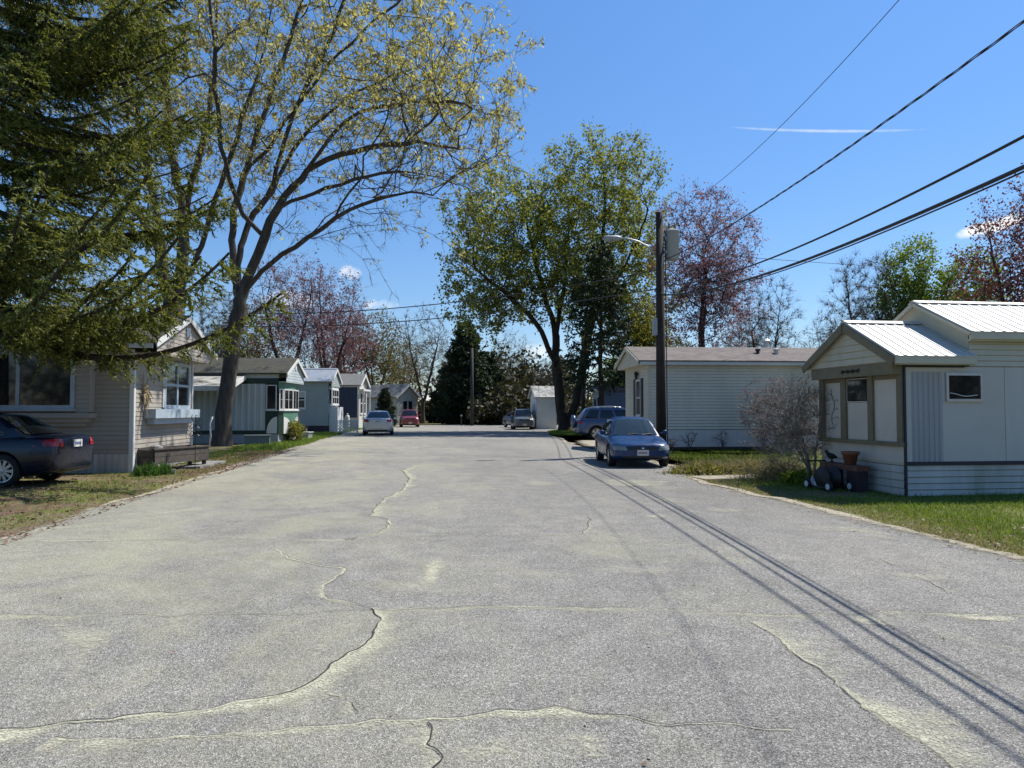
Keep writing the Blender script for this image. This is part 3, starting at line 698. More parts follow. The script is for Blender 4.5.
mb = MB(); mb.siding(gf, [(0, 3.3), (w, 3.3), (w, 3.7), (w/2, 4.5), (0, 3.7)], .14, .012); mb.box(H.gable, 0, w, 3.26, 3.298, 0, .2); H.part('gable_wall', mb, 'grey_green_siding')
H.roof(-.3, 13.2, .3, 3.62, 4.6, 'blue_metal_roof', 'metal', pitch=.45); H.rakes(-.31, .3, 3.62, 4.6, 'white_trim', .15)
mb = MB(); mb.box(H.gable, .15, 2.5, 1.9, 3.2, .013, .2); H.part('bay', mb, 'white_trim')
bf = Fr(H.gable(0, 0, .2), (0, 1, 0), (0, 0, 1), (1, 0, 0)); window(H.root, bf, .25, 2.4, 2.0, 3.1, 3, 2, 'white_trim', .09, .03)
sf = Fr(H.gable(.15, 0, 0), (1, 0, 0), (0, 0, 1), (0, -1, 0)); 
mb = MB(); mb.box(sf, .04, .17, 2.05, 3.05, .003, .012); H.part('pane', mb, 'glass')
mb = MB(); mb.siding(Fr(H.gable(.2, 0, .014), (1, 0, 0), (0, 0, 1), (0, -1, 0)), [(0, .5), (.6, .5), (.6, 1.85), (0, 1.85)], .16, .014); mb.box(H.gable, .21, 2.2, 0, 1.83, .016, .6); H.part('porch_box', mb, 'white_trim')

# ---- navy house
H = House('mobile_home', 'navy blue mobile home with grey roof and white skirting behind the silver sedan', 'house', (-4.45, 63.7), 9, -1, 13, 3.1, 'mobile homes along the road'); w = H.w
mb = MB(); mb.ribs(H.front, .1, 13, 1.0, 3.55, .5, .02); H.part('wall', mb, 'navy')
mb = MB(); mb.ribs(H.front, .1, 13, 0.0, .99, .8, .015); H.part('skirting', mb, 'white_skirt')
mb = MB(); mb.box(H.front, 0, 13, 3.55, 3.8, -.05, .03); mb.box(H.front, -.02, .1, 0, 3.55, -.05, .03); H.part('trim_band', mb, 'pale_panel')
mb = MB(); mb.siding(H.gable, [(0, 0), (w, 0), (w, 3.7), (w/2, 4.45), (0, 3.7)], .16, .012); H.part('gable_wall', mb, 'pale_panel')
H.rest(0, 3.7, 4.5, 'navy')
window(H.root, H.gable, .5, 1.4, 1.3, 3.1, 1, 2, 'white_trim', .08, .04); window(H.root, H.gable, 1.8, 2.6, 1.3, 3.1, 1, 2, 'white_trim', .08, .04)
mb = MB(); mb.box(H.gable, .2, 2.9, 3.25, 3.4, .014, .4); mb.box(H.gable, .3, .4, 0, 3.25, .3, .4); mb.box(H.gable, 2.7, 2.8, 0, 3.25, .3, .4); H.part('porch', mb, 'white_trim')
H.roof(-.25, 13.2, .3, 3.72, 4.75, 'grey_shingle'); H.rakes(-.26, .3, 3.72, 4.75, 'white_trim', .2)

# ---- white gabled house beyond the red car
H = House('white_house', 'small white gabled house with grey roof beyond the red hatchback', 'house', (-1.75, 87.5), 48, -1, 7, 3.3, 'mobile homes along the road'); w = H.w
mb = MB(); mb.siding(H.gable, [(0, 0), (w, 0), (w, 3.2), (w/2, 4.5), (0, 3.2)], .2, .015); H.part('gable_wall', mb, 'pale_panel')
mb = MB(); mb.siding(H.front, [(0, 0), (7, 0), (7, 3.2), (0, 3.2)], .2, .015); H.part('wall', mb, 'pale_panel')
H.rest(0, 3.2, 4.5, 'pale_panel')
window(H.root, H.gable, 1.0, 1.55, 1.4, 2.7, 1, 2, 'navy_dark', .09, .04); window(H.root, H.gable, 1.8, 2.35, 1.4, 2.7, 1, 2, 'navy_dark', .09, .04); window(H.root, H.front, 2, 3, 1.4, 2.8, 1, 2, 'white_trim', .09, .04)
H.roof(-.3, 7.2, .4, 3.15, 4.75, 'grey_shingle', course=.25); H.rakes(-.31, .4, 3.15, 4.75, 'white_trim', .22)
# ---- far house with pale roof
H = House('white_house', 'far grey house with pale roof between the bare tree trunks at the road end', 'house', (2.6, 112), -20, -1, 9, 5, 'mobile homes along the road'); w = H.w
for fr, poly in ((H.front, [(0, 0), (9, 0), (9, 3), (0, 3)]), (H.gable, [(0, 0), (w, 0), (w, 3), (w/2, 4.1), (0, 3)])):
    mb = MB(); mb.siding(fr, poly, .3, .02); H.part('wall', mb, 'grey_green_siding')
H.rest(0, 3, 4.1, 'grey_green_siding'); H.roof(-.4, 9.3, .4, 3.0, 4.4, 'white_metal_roof', 'metal', pitch=.6)
window(H.root, H.gable, 1.8, 2.8, 1.2, 2.3, 1, 2, 'white_trim', .09, .04)

# ---- white house with enclosed porch, near right
HA = H = House('mobile_home', 'white-panelled mobile home with ribbed metal roof and enclosed gabled porch', 'house', (8.84, 12.45), 0, 1, 15, 2.75, 'mobile homes along the road'); w = H.w
# porch front: lower boards, posts, panels, beam
mb = MB(); mb.siding(H.gable, [(0, .56), (w, .56), (w, .92), (0, .92)], .36, .012); H.part('wall', mb, 'porch_panel')
mb = MB(); mb.siding(H.gable, [(0.02, 0), (w, 0), (w, .55), (0.02, .55)], .14, .014); mb.siding(H.front, [(0.02, 0), (15, 0), (15, .46), (0.02, .46)], .115, .026); H.part('skirting', mb, 'dirty_skirt')
mb = MB(); mb.siding(H.front, [(0, .46), (15, .46), (15, .56), (0, .56)], .1, .02); H.part('sill_board', mb, 'dirty_skirt')
pu = [(0.0, .14), (.86, 1.02), (1.76, 1.94), (2.57, 2.75)]
for a, b in pu:
    mb = MB(); mb.box(H.gable, a, b, .98, 2.22, -.04, .05); H.part('post', mb, 'olive_trim')
mb = MB(); mb.box(H.gable, -.02, w, .90, .98, -.04, .07); mb.box(H.gable, 0.0, w, 2.22, 2.44, -.04, .22); mb.box(H.gable, .14, .86, 2.14, 2.22, -.04, .03); mb.box(H.gable, 1.94, 2.57, 2.14, 2.22, -.04, .03); H.part('beam', mb, 'olive_trim')
for a, b in ((.14, .86), (1.02, 1.76), (1.94, 2.57)):
    mb = MB(); t = 1.72 if a > 1 and a < 1.5 else 2.14; mb.box(H.gable, a, b, .98, t, -.03, .0); H.part('panel', mb, 'porch_panel')
window(H.root, H.gable, 1.03, 1.75, 1.725, 2.20, 1, 1, 'pale_panel', .04, .01, False)
# little dark plaque of carved script on the beam (unreadable squiggle)
mb = MB(); pts = [H.gable(.98+.62*t/60, 2.335+.028*math.sin(t*1.25)*(1+.6*math.sin(t*.37)), .232) for t in range(61)]
mb.tube(pts, .008, 5); H.part('carved_sign', mb, 'soot')
# plant-like scrollwork on the far panel
mb = MB(); 
mb.tube([H.gable(2.28+.06*math.sin(t*.5), 1.25+t*.045, .012) for t in range(18)], .005, 5)
for t in (3, 7, 11, 14): mb.tube([H.gable(2.28+.06*math.sin(t*.5), 1.25+t*.045, .012), H.gable(2.28+.16*(-1)**t, 1.25+t*.045+.05, .014), H.gable(2.28+.2*(-1)**t, 1.25+t*.045+.0, .014)], .004, 5)
H.part('scroll_ornament', mb, 'soot')
# porch gable
gf = Fr(H.gable(0, 0, .20), (0, 1, 0), (0, 0, 1), (-1, 0, 0))
mb = MB(); mb.siding(gf, [(-.2, 2.44), (w+.2, 2.44), (w+.2, 2.50), (w/2, 3.24), (-.2, 2.50)], .13, .028); mb.box(H.gable, -.02, w+.02, 2.441, 2.47, .0, .2); H.part('gable_wall', mb, 'cream')
pe, pr = 2.54, 3.33
H.roof(-.30, 1.30, .23, pe, pr, 'white_metal_roof', 'metal', pitch=.21, thick=.10)
H.rakes(-.305, .23, pe, pr, 'olive_trim', .15, .03, drop=.03)
mb = MB(); mb.box(H.front, -.29, 1.298, 2.40, 2.515, .18, .225); H.part('fascia', mb, 'cream')
mb = MB(); mb.box(H.front, -.2, 1.298, 2.385, 2.399, 0.036, .18); H.part('soffit', mb, 'cream')
# long side: black trim, ribbed blue-grey sheet, smooth panels
mb = MB(); mb.box(H.front, 0.03, 1.20, 2.345, 2.384, .0, .035); mb.box(H.front, -.012, .028, .0, 2.384, -.01, .03); mb.box(H.front, .028, 15, .565, .625, .0, .034); H.part('trim', mb, 'navy_dark')
mb = MB(); mb.box(H.front, .03, .14, .63, 2.36, -.02, .006); mb.box(H.front, .14, .76, 2.26, 2.36, -.02, .004); H.part('panel', mb, 'grey_panel')
mb = MB(); mb.ribs(H.front, .14, .76, .63, 2.26, .105, .018); H.part('panel', mb, 'blue_grey_panel', 'ribbed blue-grey sheet beside the porch corner')
for a, b, mm in ((.76, 2.02, 'grey_panel'), (2.03, 4.5, 'pale_panel'), (4.51, 7.4, 'grey_panel'), (7.41, 15, 'pale_panel')):
    mb = MB(); mb.box(H.front, a, b, .63, 2.36, -.02, .008); H.part('panel', mb, mm)
window(H.root, H.front, .82, 1.56, 1.72, 2.25, 1, 1, 'alu', .05, .035, False)
mb = MB(); mb.tube([H.front(.9+.55*t/8, 1.86+.02*math.cos(t*.7)-.004*t, .031) for t in range(9)], .008, 5); H.part('window_cord', mb, 'white_trim')
window(H.root, H.front, 5.2, 6.2, 1.4, 2.25, 2, 1, 'alu', .05, .035, False)
mb = MB(); mb.siding(H.front, [(1.305, 2.365), (15, 2.365), (15, 2.98), (1.305, 2.98)], .11, .024); H.part('wall', mb, 'beige_siding')
mb = MB(); mb.poly([H.back(0, 0), H.back(15, 0), H.back(15, 2.5), H.back(0, 2.5)]); mb.poly([H.far(0, 0), H.far(w, 0), H.far(w, 3.05), H.far(w/2, 3.7), H.far(0, 3.05)]); mb.poly([H.back(1.22, 2.5), H.back(15, 2.5), H.back(15, 3.0), H.back(1.22, 3.0)]); H.part('wall', mb, 'beige_siding')
# taller main roof with its plain gable
me_, mr_ = 3.0, 3.76
mb = MB(); sf = Fr((1.31, 0, 0), (0, 1, 0), (0, 0, 1), (-1, 0, 0)); mb.prism(sf, [(0, 2.5), (w, 2.5), (w, me_+.06), (w/2, mr_-.03), (0, me_+.06)], -.03, 0.0); H.part('gable_wall', mb, 'cream')
H.roof(1.22, 15.3, .2, me_, mr_, 'white_metal_roof', 'metal', pitch=.225, thick=.05)
H.rakes(1.215, .2, me_, mr_, 'cream', .06, .02)
mb = MB(); mb.box(H.front, 1.25, 15.2, 2.86, 2.965, .10, .19); mb.box(H.front, 1.25, 15.2, 2.83, 2.86, .045, .14); H.part('fascia', mb, 'cream')

# ---- beige house with shuttered window
HB = H = House('mobile_home', 'beige lap-sided mobile home with reddish shingle roof behind the utility pole', 'house', (9.35, 28.7), 3, 1, 13, 3.9, 'mobile homes along the road'); w = H.w
mb = MB(); mb.siding(H.front, [(0, .80), (13, .80), (13, 3.5), (0, 3.5)], .125, .022); H.part('wall', mb, 'beige_siding')
mb = MB(); mb.siding(H.gable, [(0, .80), (w, .80), (w, 3.5), (0, 3.5)], .125, .022); H.part('wall', mb, 'beige_siding')
mb = MB(); mb.ribs(H.front, 0, 13, 0.12, .79, 1.2, .012, duty=.5); mb.ribs(H.gable, 0, w, 0.12, .79, 1.2, .012); H.part('skirting', mb, 'pale_panel')
mb = MB(); mb.box(H.front, 0, 13, 0, .12, -.03, .02); H.part('base_strip', mb, 'soil')  # dark strip along the foot of the long wall
mb = MB(); mb.box(H.front, -.015, .09, .8, 3.5, .0, .022); mb.box(H.gable, -.015, .09, .8, 3.5, .0, .022); H.part('corner_trim', mb, 'cream')
H.rest(0.1, 3.5, 4.2, 'beige_siding')
gf = Fr(H.gable(0, 0, .38), (0, 1, 0), (0, 0, 1), (-1, 0, 0))
mb = MB(); mb.siding(gf, [(0, 3.42), (w, 3.42), (w, 3.55), (w/2, 4.15), (0, 3.55)], .115, .012); mb.box(H.gable, 0, w, 3.38, 3.418, 0, .38); H.part('gable_wall', mb, 'beige_siding')
H.roof(-.46, 13.3, .25, 3.56, 4.28, 'brown_shingle'); H.rakes(-.47, .25, 3.56, 4.28, 'cream', .16)
mb = MB(); mb.box(H.front, -.4, 13.2, 3.38, 3.5, .15, .235); H.part('gutter', mb, 'pale_panel')
window(H.root, H.gable, 1.15, 1.95, 1.35, 2.85, 1, 2, 'white_trim', .06, .035)
for a in (.78, 2.0):
    mb = MB(); mb.box(H.gable, a, a+.34, 1.3, 2.9, .013, .045)
    for q in range(26): mb.box(H.gable, a+.04, a+.30, 1.36+q*.057, 1.39+q*.057, .045, .055)
    H.part('shutter', mb, 'black_plastic')
mb = MB(); mb.lathe(H.gable(1.55, 3.0, .12), (0, 0, 1), [(.02, -.12), (.06, -.1), (.08, .1), (.10, .12), (.02, .22)], 10); mb.box(H.gable, 1.52, 1.58, 3.06, 3.12, .0, .12); H.part('porch_lamp', mb, 'black_metal')
for d, s_ in ((4.9, .10), (5.7, .12)):
    mb = MB(); mb.lathe((d, w*.24, 3.93), (0, 0, 1), [(s_*.7, -.15), (s_*.7, .12), (s_*1.1, .13), (s_*1.1, .2), (0, .24)], 10); H.part('roof_vent', mb, 'soot' if d < 5 else 'galv')
mb = MB(); mb.lathe((5.9, w*.62, 4.1), (0, 0, 1), [(.12, -.2), (.12, .45), (.2, .46), (.2, .52), (.1, .6), (0, .62)], 12); H.part('chimney', mb, 'galv')
mb = MB(); mb.box(H.front, 4.65, 4.85, .75, 1.0, .012, .1); mb.tube([H.front(4.72, .78, .05), H.front(4.72, .1, .05)], .025, 6); H.part('meter_box', mb, 'transformer_grey')

# ---- grey-blue house beyond the parked SUV
H = House('mobile_home', 'grey-blue flat-roofed mobile home beyond the blue SUV', 'house', (13.0, 50), 3, 1, 12, 3.6, 'mobile homes along the road'); w = H.w
mb = MB(); mb.siding(H.front, [(0, .0), (12, .0), (12, 3.0), (0, 3.0)], .2, .012); H.part('wall', mb, 'grey_blue')
mb = MB(); mb.siding(H.gable, [(0, 0), (w, 0), (w, 3.0), (0, 3.0)], .2, .012); H.part('wall', mb, 'mobile_pale'); H.rest(0, 3.0, 3.3, 'grey_blue')
window(H.root, H.gable, .9, 1.7, .9, 2.6, 1, 2, 'white_trim', .08, .04); 
mb = MB(); mb.box(H.gable, 2.2, 3.0, .2, 2.4, .013, .05); H.part('door', mb, 'navy_dark')
H.roof(-.4, 12.2, .2, 3.02, 3.38, 'grey_shingle'); H.rakes(-.41, .2, 3.02, 3.38, 'white_trim', .18)

# ---- shed by the big maple
H = House('garden_shed', 'narrow white shed with worn pale roof beside the big maple trunk', 'shed', gp(536.5, 429.3), -3, 1, 1.75, 2.4); w = H.w
mb = MB(); mb.siding(H.front, [(0, 0), (1.75, 0), (1.75, 2.75), (0, 2.75)], .2, .01); H.part('wall', mb, 'shed_white')
mb = MB(); mb.siding(H.gable, [(0, 0), (w, 0), (w, 2.75), (0, 2.75)], .2, .01); H.part('wall', mb, 'shed_white'); H.rest(0, 2.75, 3.6, 'shed_white')
mb = MB(); mb.prism(Fr((0, 0, 0), (0, 1, 0), (0, 0, 1), (-1, 0, 0)), [(0, 2.75), (w, 2.75), (w/2, 3.6)], -.02, 0); H.part('gable_wall', mb, 'shed_white')
H.roof(-.2, 1.95, .2, 2.72, 3.72, 'white_shingle', course=.2); H.rakes(-.21, .2, 2.72, 3.72, 'white_trim', .12)
mb = MB(); mb.box(H.gable, .6, 1.6, .1, 2.2, .012, .05); H.part('door', mb, 'white_trim')
window(H.root, H.gable, .75, 1.45, 1.2, 2.0, 2, 2, 'white_trim', .05, .06, False)

# ------------------------------------------------------------------ cars (forward = +x in local axes)
def car(name, label, cat, paint, loc, heading, Ln, W, Hh, wb, fo, wr, prof, cab, belt, half, glass='car_glass', clear=.19, spokes=5, rails=False, plate='plate_red', spare=False, group='parked cars', trim='body', face=True, rimm='alu'):
    """prof: (x, top height) of the lower body; cab: x of windscreen base, roof front, roof rear, rear glass base"""
    root = thing(name, label, cat, (loc[0], loc[1], 0), heading, group)
    xr, xf = -Ln/2, Ln/2; ax_f = xf-fo; ax_r = ax_f-wb
    px, pz = zip(*prof)
    xs = sorted(set([round(x, 3) for x in (xr, xr+.05, xr+.18, xr+.5, ax_r-.45, ax_r, ax_r+.45, 0, ax_f-.45, ax_f, ax_f+.42, xf-.42, xf-.16, xf-.04, xf)]+[round(p, 3) for p in px if xr < p < xf]))
    ring = []; V = []; K = 9
    for x in xs:
        zt = float(np.interp(x, px, pz))
        df, dr = (xf-x), (x-xr)
        pl = 1-.5*math.exp(-df/.13)*.55-.5*math.exp(-dr/.10)*.42-.07*math.exp(-df/.6)-.05*math.exp(-dr/.7)
        hw = W/2*pl
        zb = clear+.10*math.exp(-df/.25)+.12*math.exp(-dr/.3)
        sh = zt-.05
        mid = zb+(sh-zb)*.55
        prf = [(0, zb), (hw*.80, zb), (hw*.955, zb+.05), (hw*.995, zb+(mid-zb)*.6), (hw, mid), (hw*.975, mid+(sh-mid)*.62), (hw*.925, sh-.02), (hw*.80, zt-.005), (hw*.42, zt+.012), (0, zt+.018)]
        K = len(prf); pts = prf+[(-y, z) for y, z in prf[-2:0:-1]]
        V += [(x, y, z) for y, z in pts]
    n = 2*K-2
    fs = [(i*n+j, i*n+(j+1) % n, (i+1)*n+(j+1) % n, (i+1)*n+j) for i in range(len(xs)-1) for j in range(n)]
    fs += [tuple(range(n))[::-1], tuple((len(xs)-1)*n+j for j in range(n))]
    mb = MB(); mb.add(V, fs); body = mb.build('body', [paint, 'black_plastic'], root, True)
    sb = body.modifiers.new('s', 'SUBSURF'); sb.levels = sb.render_levels = 2
    cuts = []
    for axx in (ax_f, ax_r):
        for sy in (-1, 1):
            c = MB(); c.lathe((axx, sy*(W/2-.30), wr+.01), (0, sy, 0), [(0, 0), (wr*1.17, 0), (wr*1.17, .6), (0, .6)], 28)
            co_ = c.build('cut', 'black_plastic'); co_.parent = root; cuts.append(co_)
            b = body.modifiers.new('b', 'BOOLEAN'); b.operation = 'DIFFERENCE'; b.object = co_; b.solver = 'EXACT'; b.material_mode = 'TRANSFER'
    bpy.context.view_layer.update()
    dg = bpy.context.evaluated_depsgraph_get()
    me = bpy.data.meshes.new_from_object(body.evaluated_get(dg)); body.modifiers.clear(); body.data = me
    for c in cuts: bpy.data.objects.remove(c)
    me.polygons.foreach_set('use_smooth', [True]*len(me.polygons)); me.set_sharp_from_angle(angle=R(38))
    bm = bmesh.new(); bm.from_mesh(me); bvh = BVHTree.FromBMesh(bm); bm.free()
    # cabin surfaces
    x0, x1, x2, x3 = cab; zr = Hh
    zb_ = lambda x: float(np.interp(x, px, pz))-.03
    wB, wT = half
    def wind(s, t, off=0.0):
        bul = .10*(1-s*s)
        return Vector((x0+(x1-x0)*t+bul*(1-.25*t)+off*.6, s*(wB+(wT-wB)*t)*(1-.02*(1-t)), zb_(x0)+(zr-.03-zb_(x0))*(t+.10*t*(1-t))+off*.8+.03*t*(1-s*s)))
    def rear(s, t, off=0.0):
        bul = .09*(1-s*s)
        return Vector((x3+(x2-x3)*t-bul*(1-.3*t)-off*.6, s*(wB+(wT-wB)*t)*(1-.02*(1-t)), zb_(x3)+(zr-.03-zb_(x3))*(t+.12*t*(1-t))+off*.8+.03*t*(1-s*s)))
    def side(a, t, sy, off=0.0):
        xb = x0+(x3-x0)*a; xt = x1+(x2-x1)*a
        zz = belt-.06+(zr-.03-belt+.06)*t
        zb2 = zb_(x0)*(1-a)+zb_(x3)*a
        zz = zb2+(zr-.03-zb2)*(t+.07*t*(1-t))
        y = (wB+(wT-wB)*t)*(1-.02*(1-t))+.035*math.sin(math.pi*a)*(1-t)+.02*math.sin(math.pi*t)
        return Vector((xb+(xt-xb)*t, sy*(y+off), zz+off*.3))
    def roofp(a, s):
        f, r_ = wind(s, 1), rear(s, 1)
        p = f.lerp(r_, a); p.z += .055*math.sin(math.pi*min(1, max(0, a)))*(1-.35*s*s); p.y *= 1+.03*math.sin(math.pi*a); return p
    def grid(fn, na, nb):
        m_ = MB(); P = [fn(i/na, j/nb) for j in range(nb+1) for i in range(na+1)]
        m_.add(P, [(j*(na+1)+i, j*(na+1)+i+1, (j+1)*(na+1)+i+1, (j+1)*(na+1)+i) for j in range(nb) for i in range(na)]); return m_
    cb = MB()
    for g in (grid(lambda u, v: wind(2*u-1, v), 10, 6), grid(lambda u, v: rear(2*u-1, v), 10, 6), grid(lambda u, v: side(u, v, 1), 14, 6), grid(lambda u, v: side(u, v, -1), 14, 6), grid(lambda u, v: roofp(u, 2*v-1), 12, 10)):
        cb.add(g.v, g.f)
    bm = bmesh.new(); 
    vs = [bm.verts.new(p) for p in cb.v]
    for f in cb.f: bm.faces.new([vs[i] for i in f])
    bmesh.ops.remove_doubles(bm, verts=bm.verts, dist=.03); bmesh.ops.recalc_face_normals(bm, faces=bm.faces)
    me = bpy.data.meshes.new('cabin'); bm.to_mesh(me); bm.free(); me.materials.append(M[paint] if isinstance(paint, str) else paint)
    me.polygons.foreach_set('use_smooth', [True]*len(me.polygons)); me.set_sharp_from_angle(angle=R(50))
    o = bpy.data.objects.new('cabin', me); COL.objects.link(o); o.parent = root
    grid(lambda u, v: wind((2*u-1)*.93, .05+.88*v, .012), 12, 6).build('windscreen', glass, root, True)
    grid(lambda u, v: rear((2*u-1)*.90, .10+.80*v, .012), 12, 6).build('rear_window', glass, root, True)
    suv = cat == 'suv'
    wins = [(.05, .36), (.40, .68), (.72, .95)] if suv else [(.06, .44), (.48, .88)]
    for sy in (-1, 1):
        for a0, a1 in wins:
            grid(lambda u, v: side(a0+(a1-a0)*u, .14+.72*v, sy, .010), 8, 4).build('side_window', glass, root, True)
        if trim == 'chrome':
            m_ = MB(); m_.tube([side(.05+.84*q/12, .12, sy, .014) for q in range(13)]+[side(.89-.02, .3, sy, .014), side(.875, .6, sy, .014)]+[side(.86-.80*q/12, .885, sy, .014) for q in range(13)], .012, 5); m_.build('window_trim', 'chrome', root)
    # projected patches on the body
    def patch(nm, fr_pts, dirn, m_, off=.008, na=8, nb=4):
        d = Vector(dirn); P = []; hits = []
        a, b, c, e = [Vector(p) for p in fr_pts]; ok = True
        for j in range(nb+1):
            for i in range(na+1):
                u, v = i/na, j/nb
                q = a.lerp(b, u).lerp(e.lerp(c, u), v)
                hit = bvh.ray_cast(q-d*3, d); hits.append(hit[0] is not None)
                P.append((hit[0] if hit[0] is not None else q)-d*off)
        g = MB(); k_ = na+1
        fs_ = [f_ for f_ in ((j*k_+i, j*k_+i+1, (j+1)*k_+i+1, (j+1)*k_+i) for j in range(nb) for i in range(na)) if all(hits[v_] for v_ in f_) and max((P[f_[0]]-P[f_[2]]).length, (P[f_[1]]-P[f_[3]]).length) < .35]
        if not fs_: return None
        g.add(P, fs_); return g.build(nm, m_, root, True)
    fx = xf; hz = float(np.interp(xf-.12, px, pz)); wy = W/2
    zf = hz-.03
    if face:
        for sy in (-1, 1):
            patch('headlight', [(fx, sy*wy*.50, zf-.15), (fx, sy*wy*.97, zf-.14), (fx, sy*wy*.95, zf-.02), (fx, sy*wy*.55, zf-.035)], (-1, 0, 0), 'clear_lens', .012)
        patch('grille', [(fx, -wy*.44, zf-.14), (fx, wy*.44, zf-.14), (fx, wy*.46, zf-.05), (fx, -wy*.46, zf-.05)], (-1, 0, 0), 'black_plastic', .010)
        patch('emblem', [(fx, -.03, zf-.105), (fx, .03, zf-.105), (fx, .03, zf-.075), (fx, -.03, zf-.075)], (-1, 0, 0), 'chrome', .016, 4, 2)
        patch('lower_grille', [(fx, -wy*.62, clear+.08), (fx, wy*.62, clear+.08), (fx, wy*.66, clear+.15), (fx, -wy*.66, clear+.15)], (-1, 0, 0), 'black_plastic', .009)
        pf = Fr((fx+.012, 0, clear+.16), (0, 1, 0), (0, 0, 1), (1, 0, 0))
        m_ = MB(); m_.box(pf, -.155, .155, 0, .155, -.02, .008); pl = m_.build('number_plate', 'plate', root)
        m_ = MB()
        for q in range(6): m_.box(pf, -.12+q*.04, -.095+q*.04, .045, .105, .009, .011)
        m_.build('lettering', plate, pl)
    rx = xr; rz = float(np.interp(xr+.12, px, pz))
    for sy in (-1, 1):
        if suv: 
            m_ = grid(lambda u, v: rear(sy*(.80+.2*u), .02+.42*v, .02)+Vector((0, sy*.01, 0)), 4, 4); m_.build('tail_light', 'red_lens', root, True)
            patch('tail_light', [(rx, sy*wy*.72, rz-.25), (rx, sy*wy*.96, rz-.22), (rx, sy*wy*.94, rz-.03), (rx, sy*wy*.72, rz-.03)], (1, 0, 0), 'red_lens', .012)
        else:
            patch('tail_light', [(rx, sy*wy*.56, rz-.22), (rx, sy*wy*.985, rz-.20), (rx, sy*wy*.96, rz-.045), (rx, sy*wy*.58, rz-.06)], (1, 0, 0), 'red_lens', .012, 10, 5)
            patch('tail_light', [(xr+.02, sy*W, rz-.20), (xr+.26, sy*W, rz-.14), (xr+.24, sy*W, rz-.07), (xr+.02, sy*W, rz-.06)], (0, -sy, 0), 'red_lens', .010)
    pf = Fr((rx-.012, 0, rz-.24 if not suv else .55), (0, -1, 0), (0, 0, 1), (-1, 0, 0))
    m_ = MB(); m_.box(pf, -.155, .155, 0, .155, -.03, .008); pl = m_.build('number_plate', 'plate', root)
    m_ = MB()
    for q in range(6): m_.box(pf, -.12+q*.04, -.095+q*.04, .045, .105, .009, .011)
    m_.build('lettering', plate, pl)
    patch('bumper_trim', [(rx, -wy*.8, clear+.06), (rx, wy*.8, clear+.06), (rx, wy*.8, clear+.17), (rx, -wy*.8, clear+.17)], (1, 0, 0), 'black_plastic', .008)
    # door shut lines, handles, mirrors
    xm = (x1+x2)/2
    for sy in (-1, 1):
        for xx in ([x0-.02, xm, x2+.05] if suv else [x0-.05, xm-.08, x2+.02]):
            if abs(xx-ax_r) < wr*1.1: xx = ax_r+wr*1.2
            zt = float(np.interp(xx, px, pz))-.10
            patch('door_gap', [(xx-.006, sy*W, clear+.10), (xx+.006, sy*W, clear+.10), (xx+.006, sy*W, zt), (xx-.006, sy*W, zt)], (0, -sy, 0), 'black_plastic', .003, 1, 8)
        for xx in (xm+.05, x2+.20):
            if abs(xx-ax_r) < wr*1.0: continue
            hz_ = float(np.interp(xx, px, pz))-.16; h = bvh.ray_cast(Vector((xx, sy*3, hz_)), Vector((0, -sy, 0)))
            if h[0] is not None:
                m_ = MB(); m_.box(WORLD, h[0].x-.09, h[0].x+.09, h[0].y-.015, h[0].y+.02*sy, h[0].z-.015, h[0].z+.015); m_.build('door_handle', paint if trim == 'body' else 'chrome', root)
        zm = zb_(x0)+.10; xm_ = x0-.30
        m_ = MB(); m_.lathe((xm_, sy*(W/2-.02), zm), (0, sy, 0), [(.0, .0), (.05, .02), (.07, .06), (.065, .11), (.04, .14), (0, .15)], 12)
        for i_, p in enumerate(m_.v): m_.v[i_] = (xm_+(p[0]-xm_)*.55, p[1], p[2])
        m_.tube([(xm_, sy*(W/2-.14), zm-.05), (xm_, sy*(W/2+.02), zm-.01)], .02, 6)
        mi = m_.build('mirror', paint, root, True)
        m_ = MB(); m_.box(WORLD, xm_-.05, xm_-.044, sy*(W/2+.06)-.06, sy*(W/2+.06)+.06, zm-.04, zm+.045); m_.build('mirror_glass', 'chrome', mi)
    if rails:
        for sy in (-1, 1):
            m_ = MB(); m_.tube([roofp(.08+.84*q/10, sy*.86)+Vector((0, 0, .012+.045*math.sin(math.pi*min(1, max(0, q/10)))**.3)) for q in range(11)], .02, 6); m_.build('roof_rail', 'alu', root, True)
    if spare:
        m_ = MB(); m_.lathe((xr-.02, 0, .98), (-1, 0, 0), [(0, .20), (.24, .20), (.33, .17), (.36, .10), (.35, 0), (0, 0)], 28); m_.build('spare_wheel_cover', paint, root, True)
    # wipers
    for s_ in (-.35, .25):
        m_ = MB(); m_.tube([wind(s_+.0, .04, .03), wind(s_+.45, .10, .03)], .01, 4); m_.build('wiper', 'black_plastic', root)
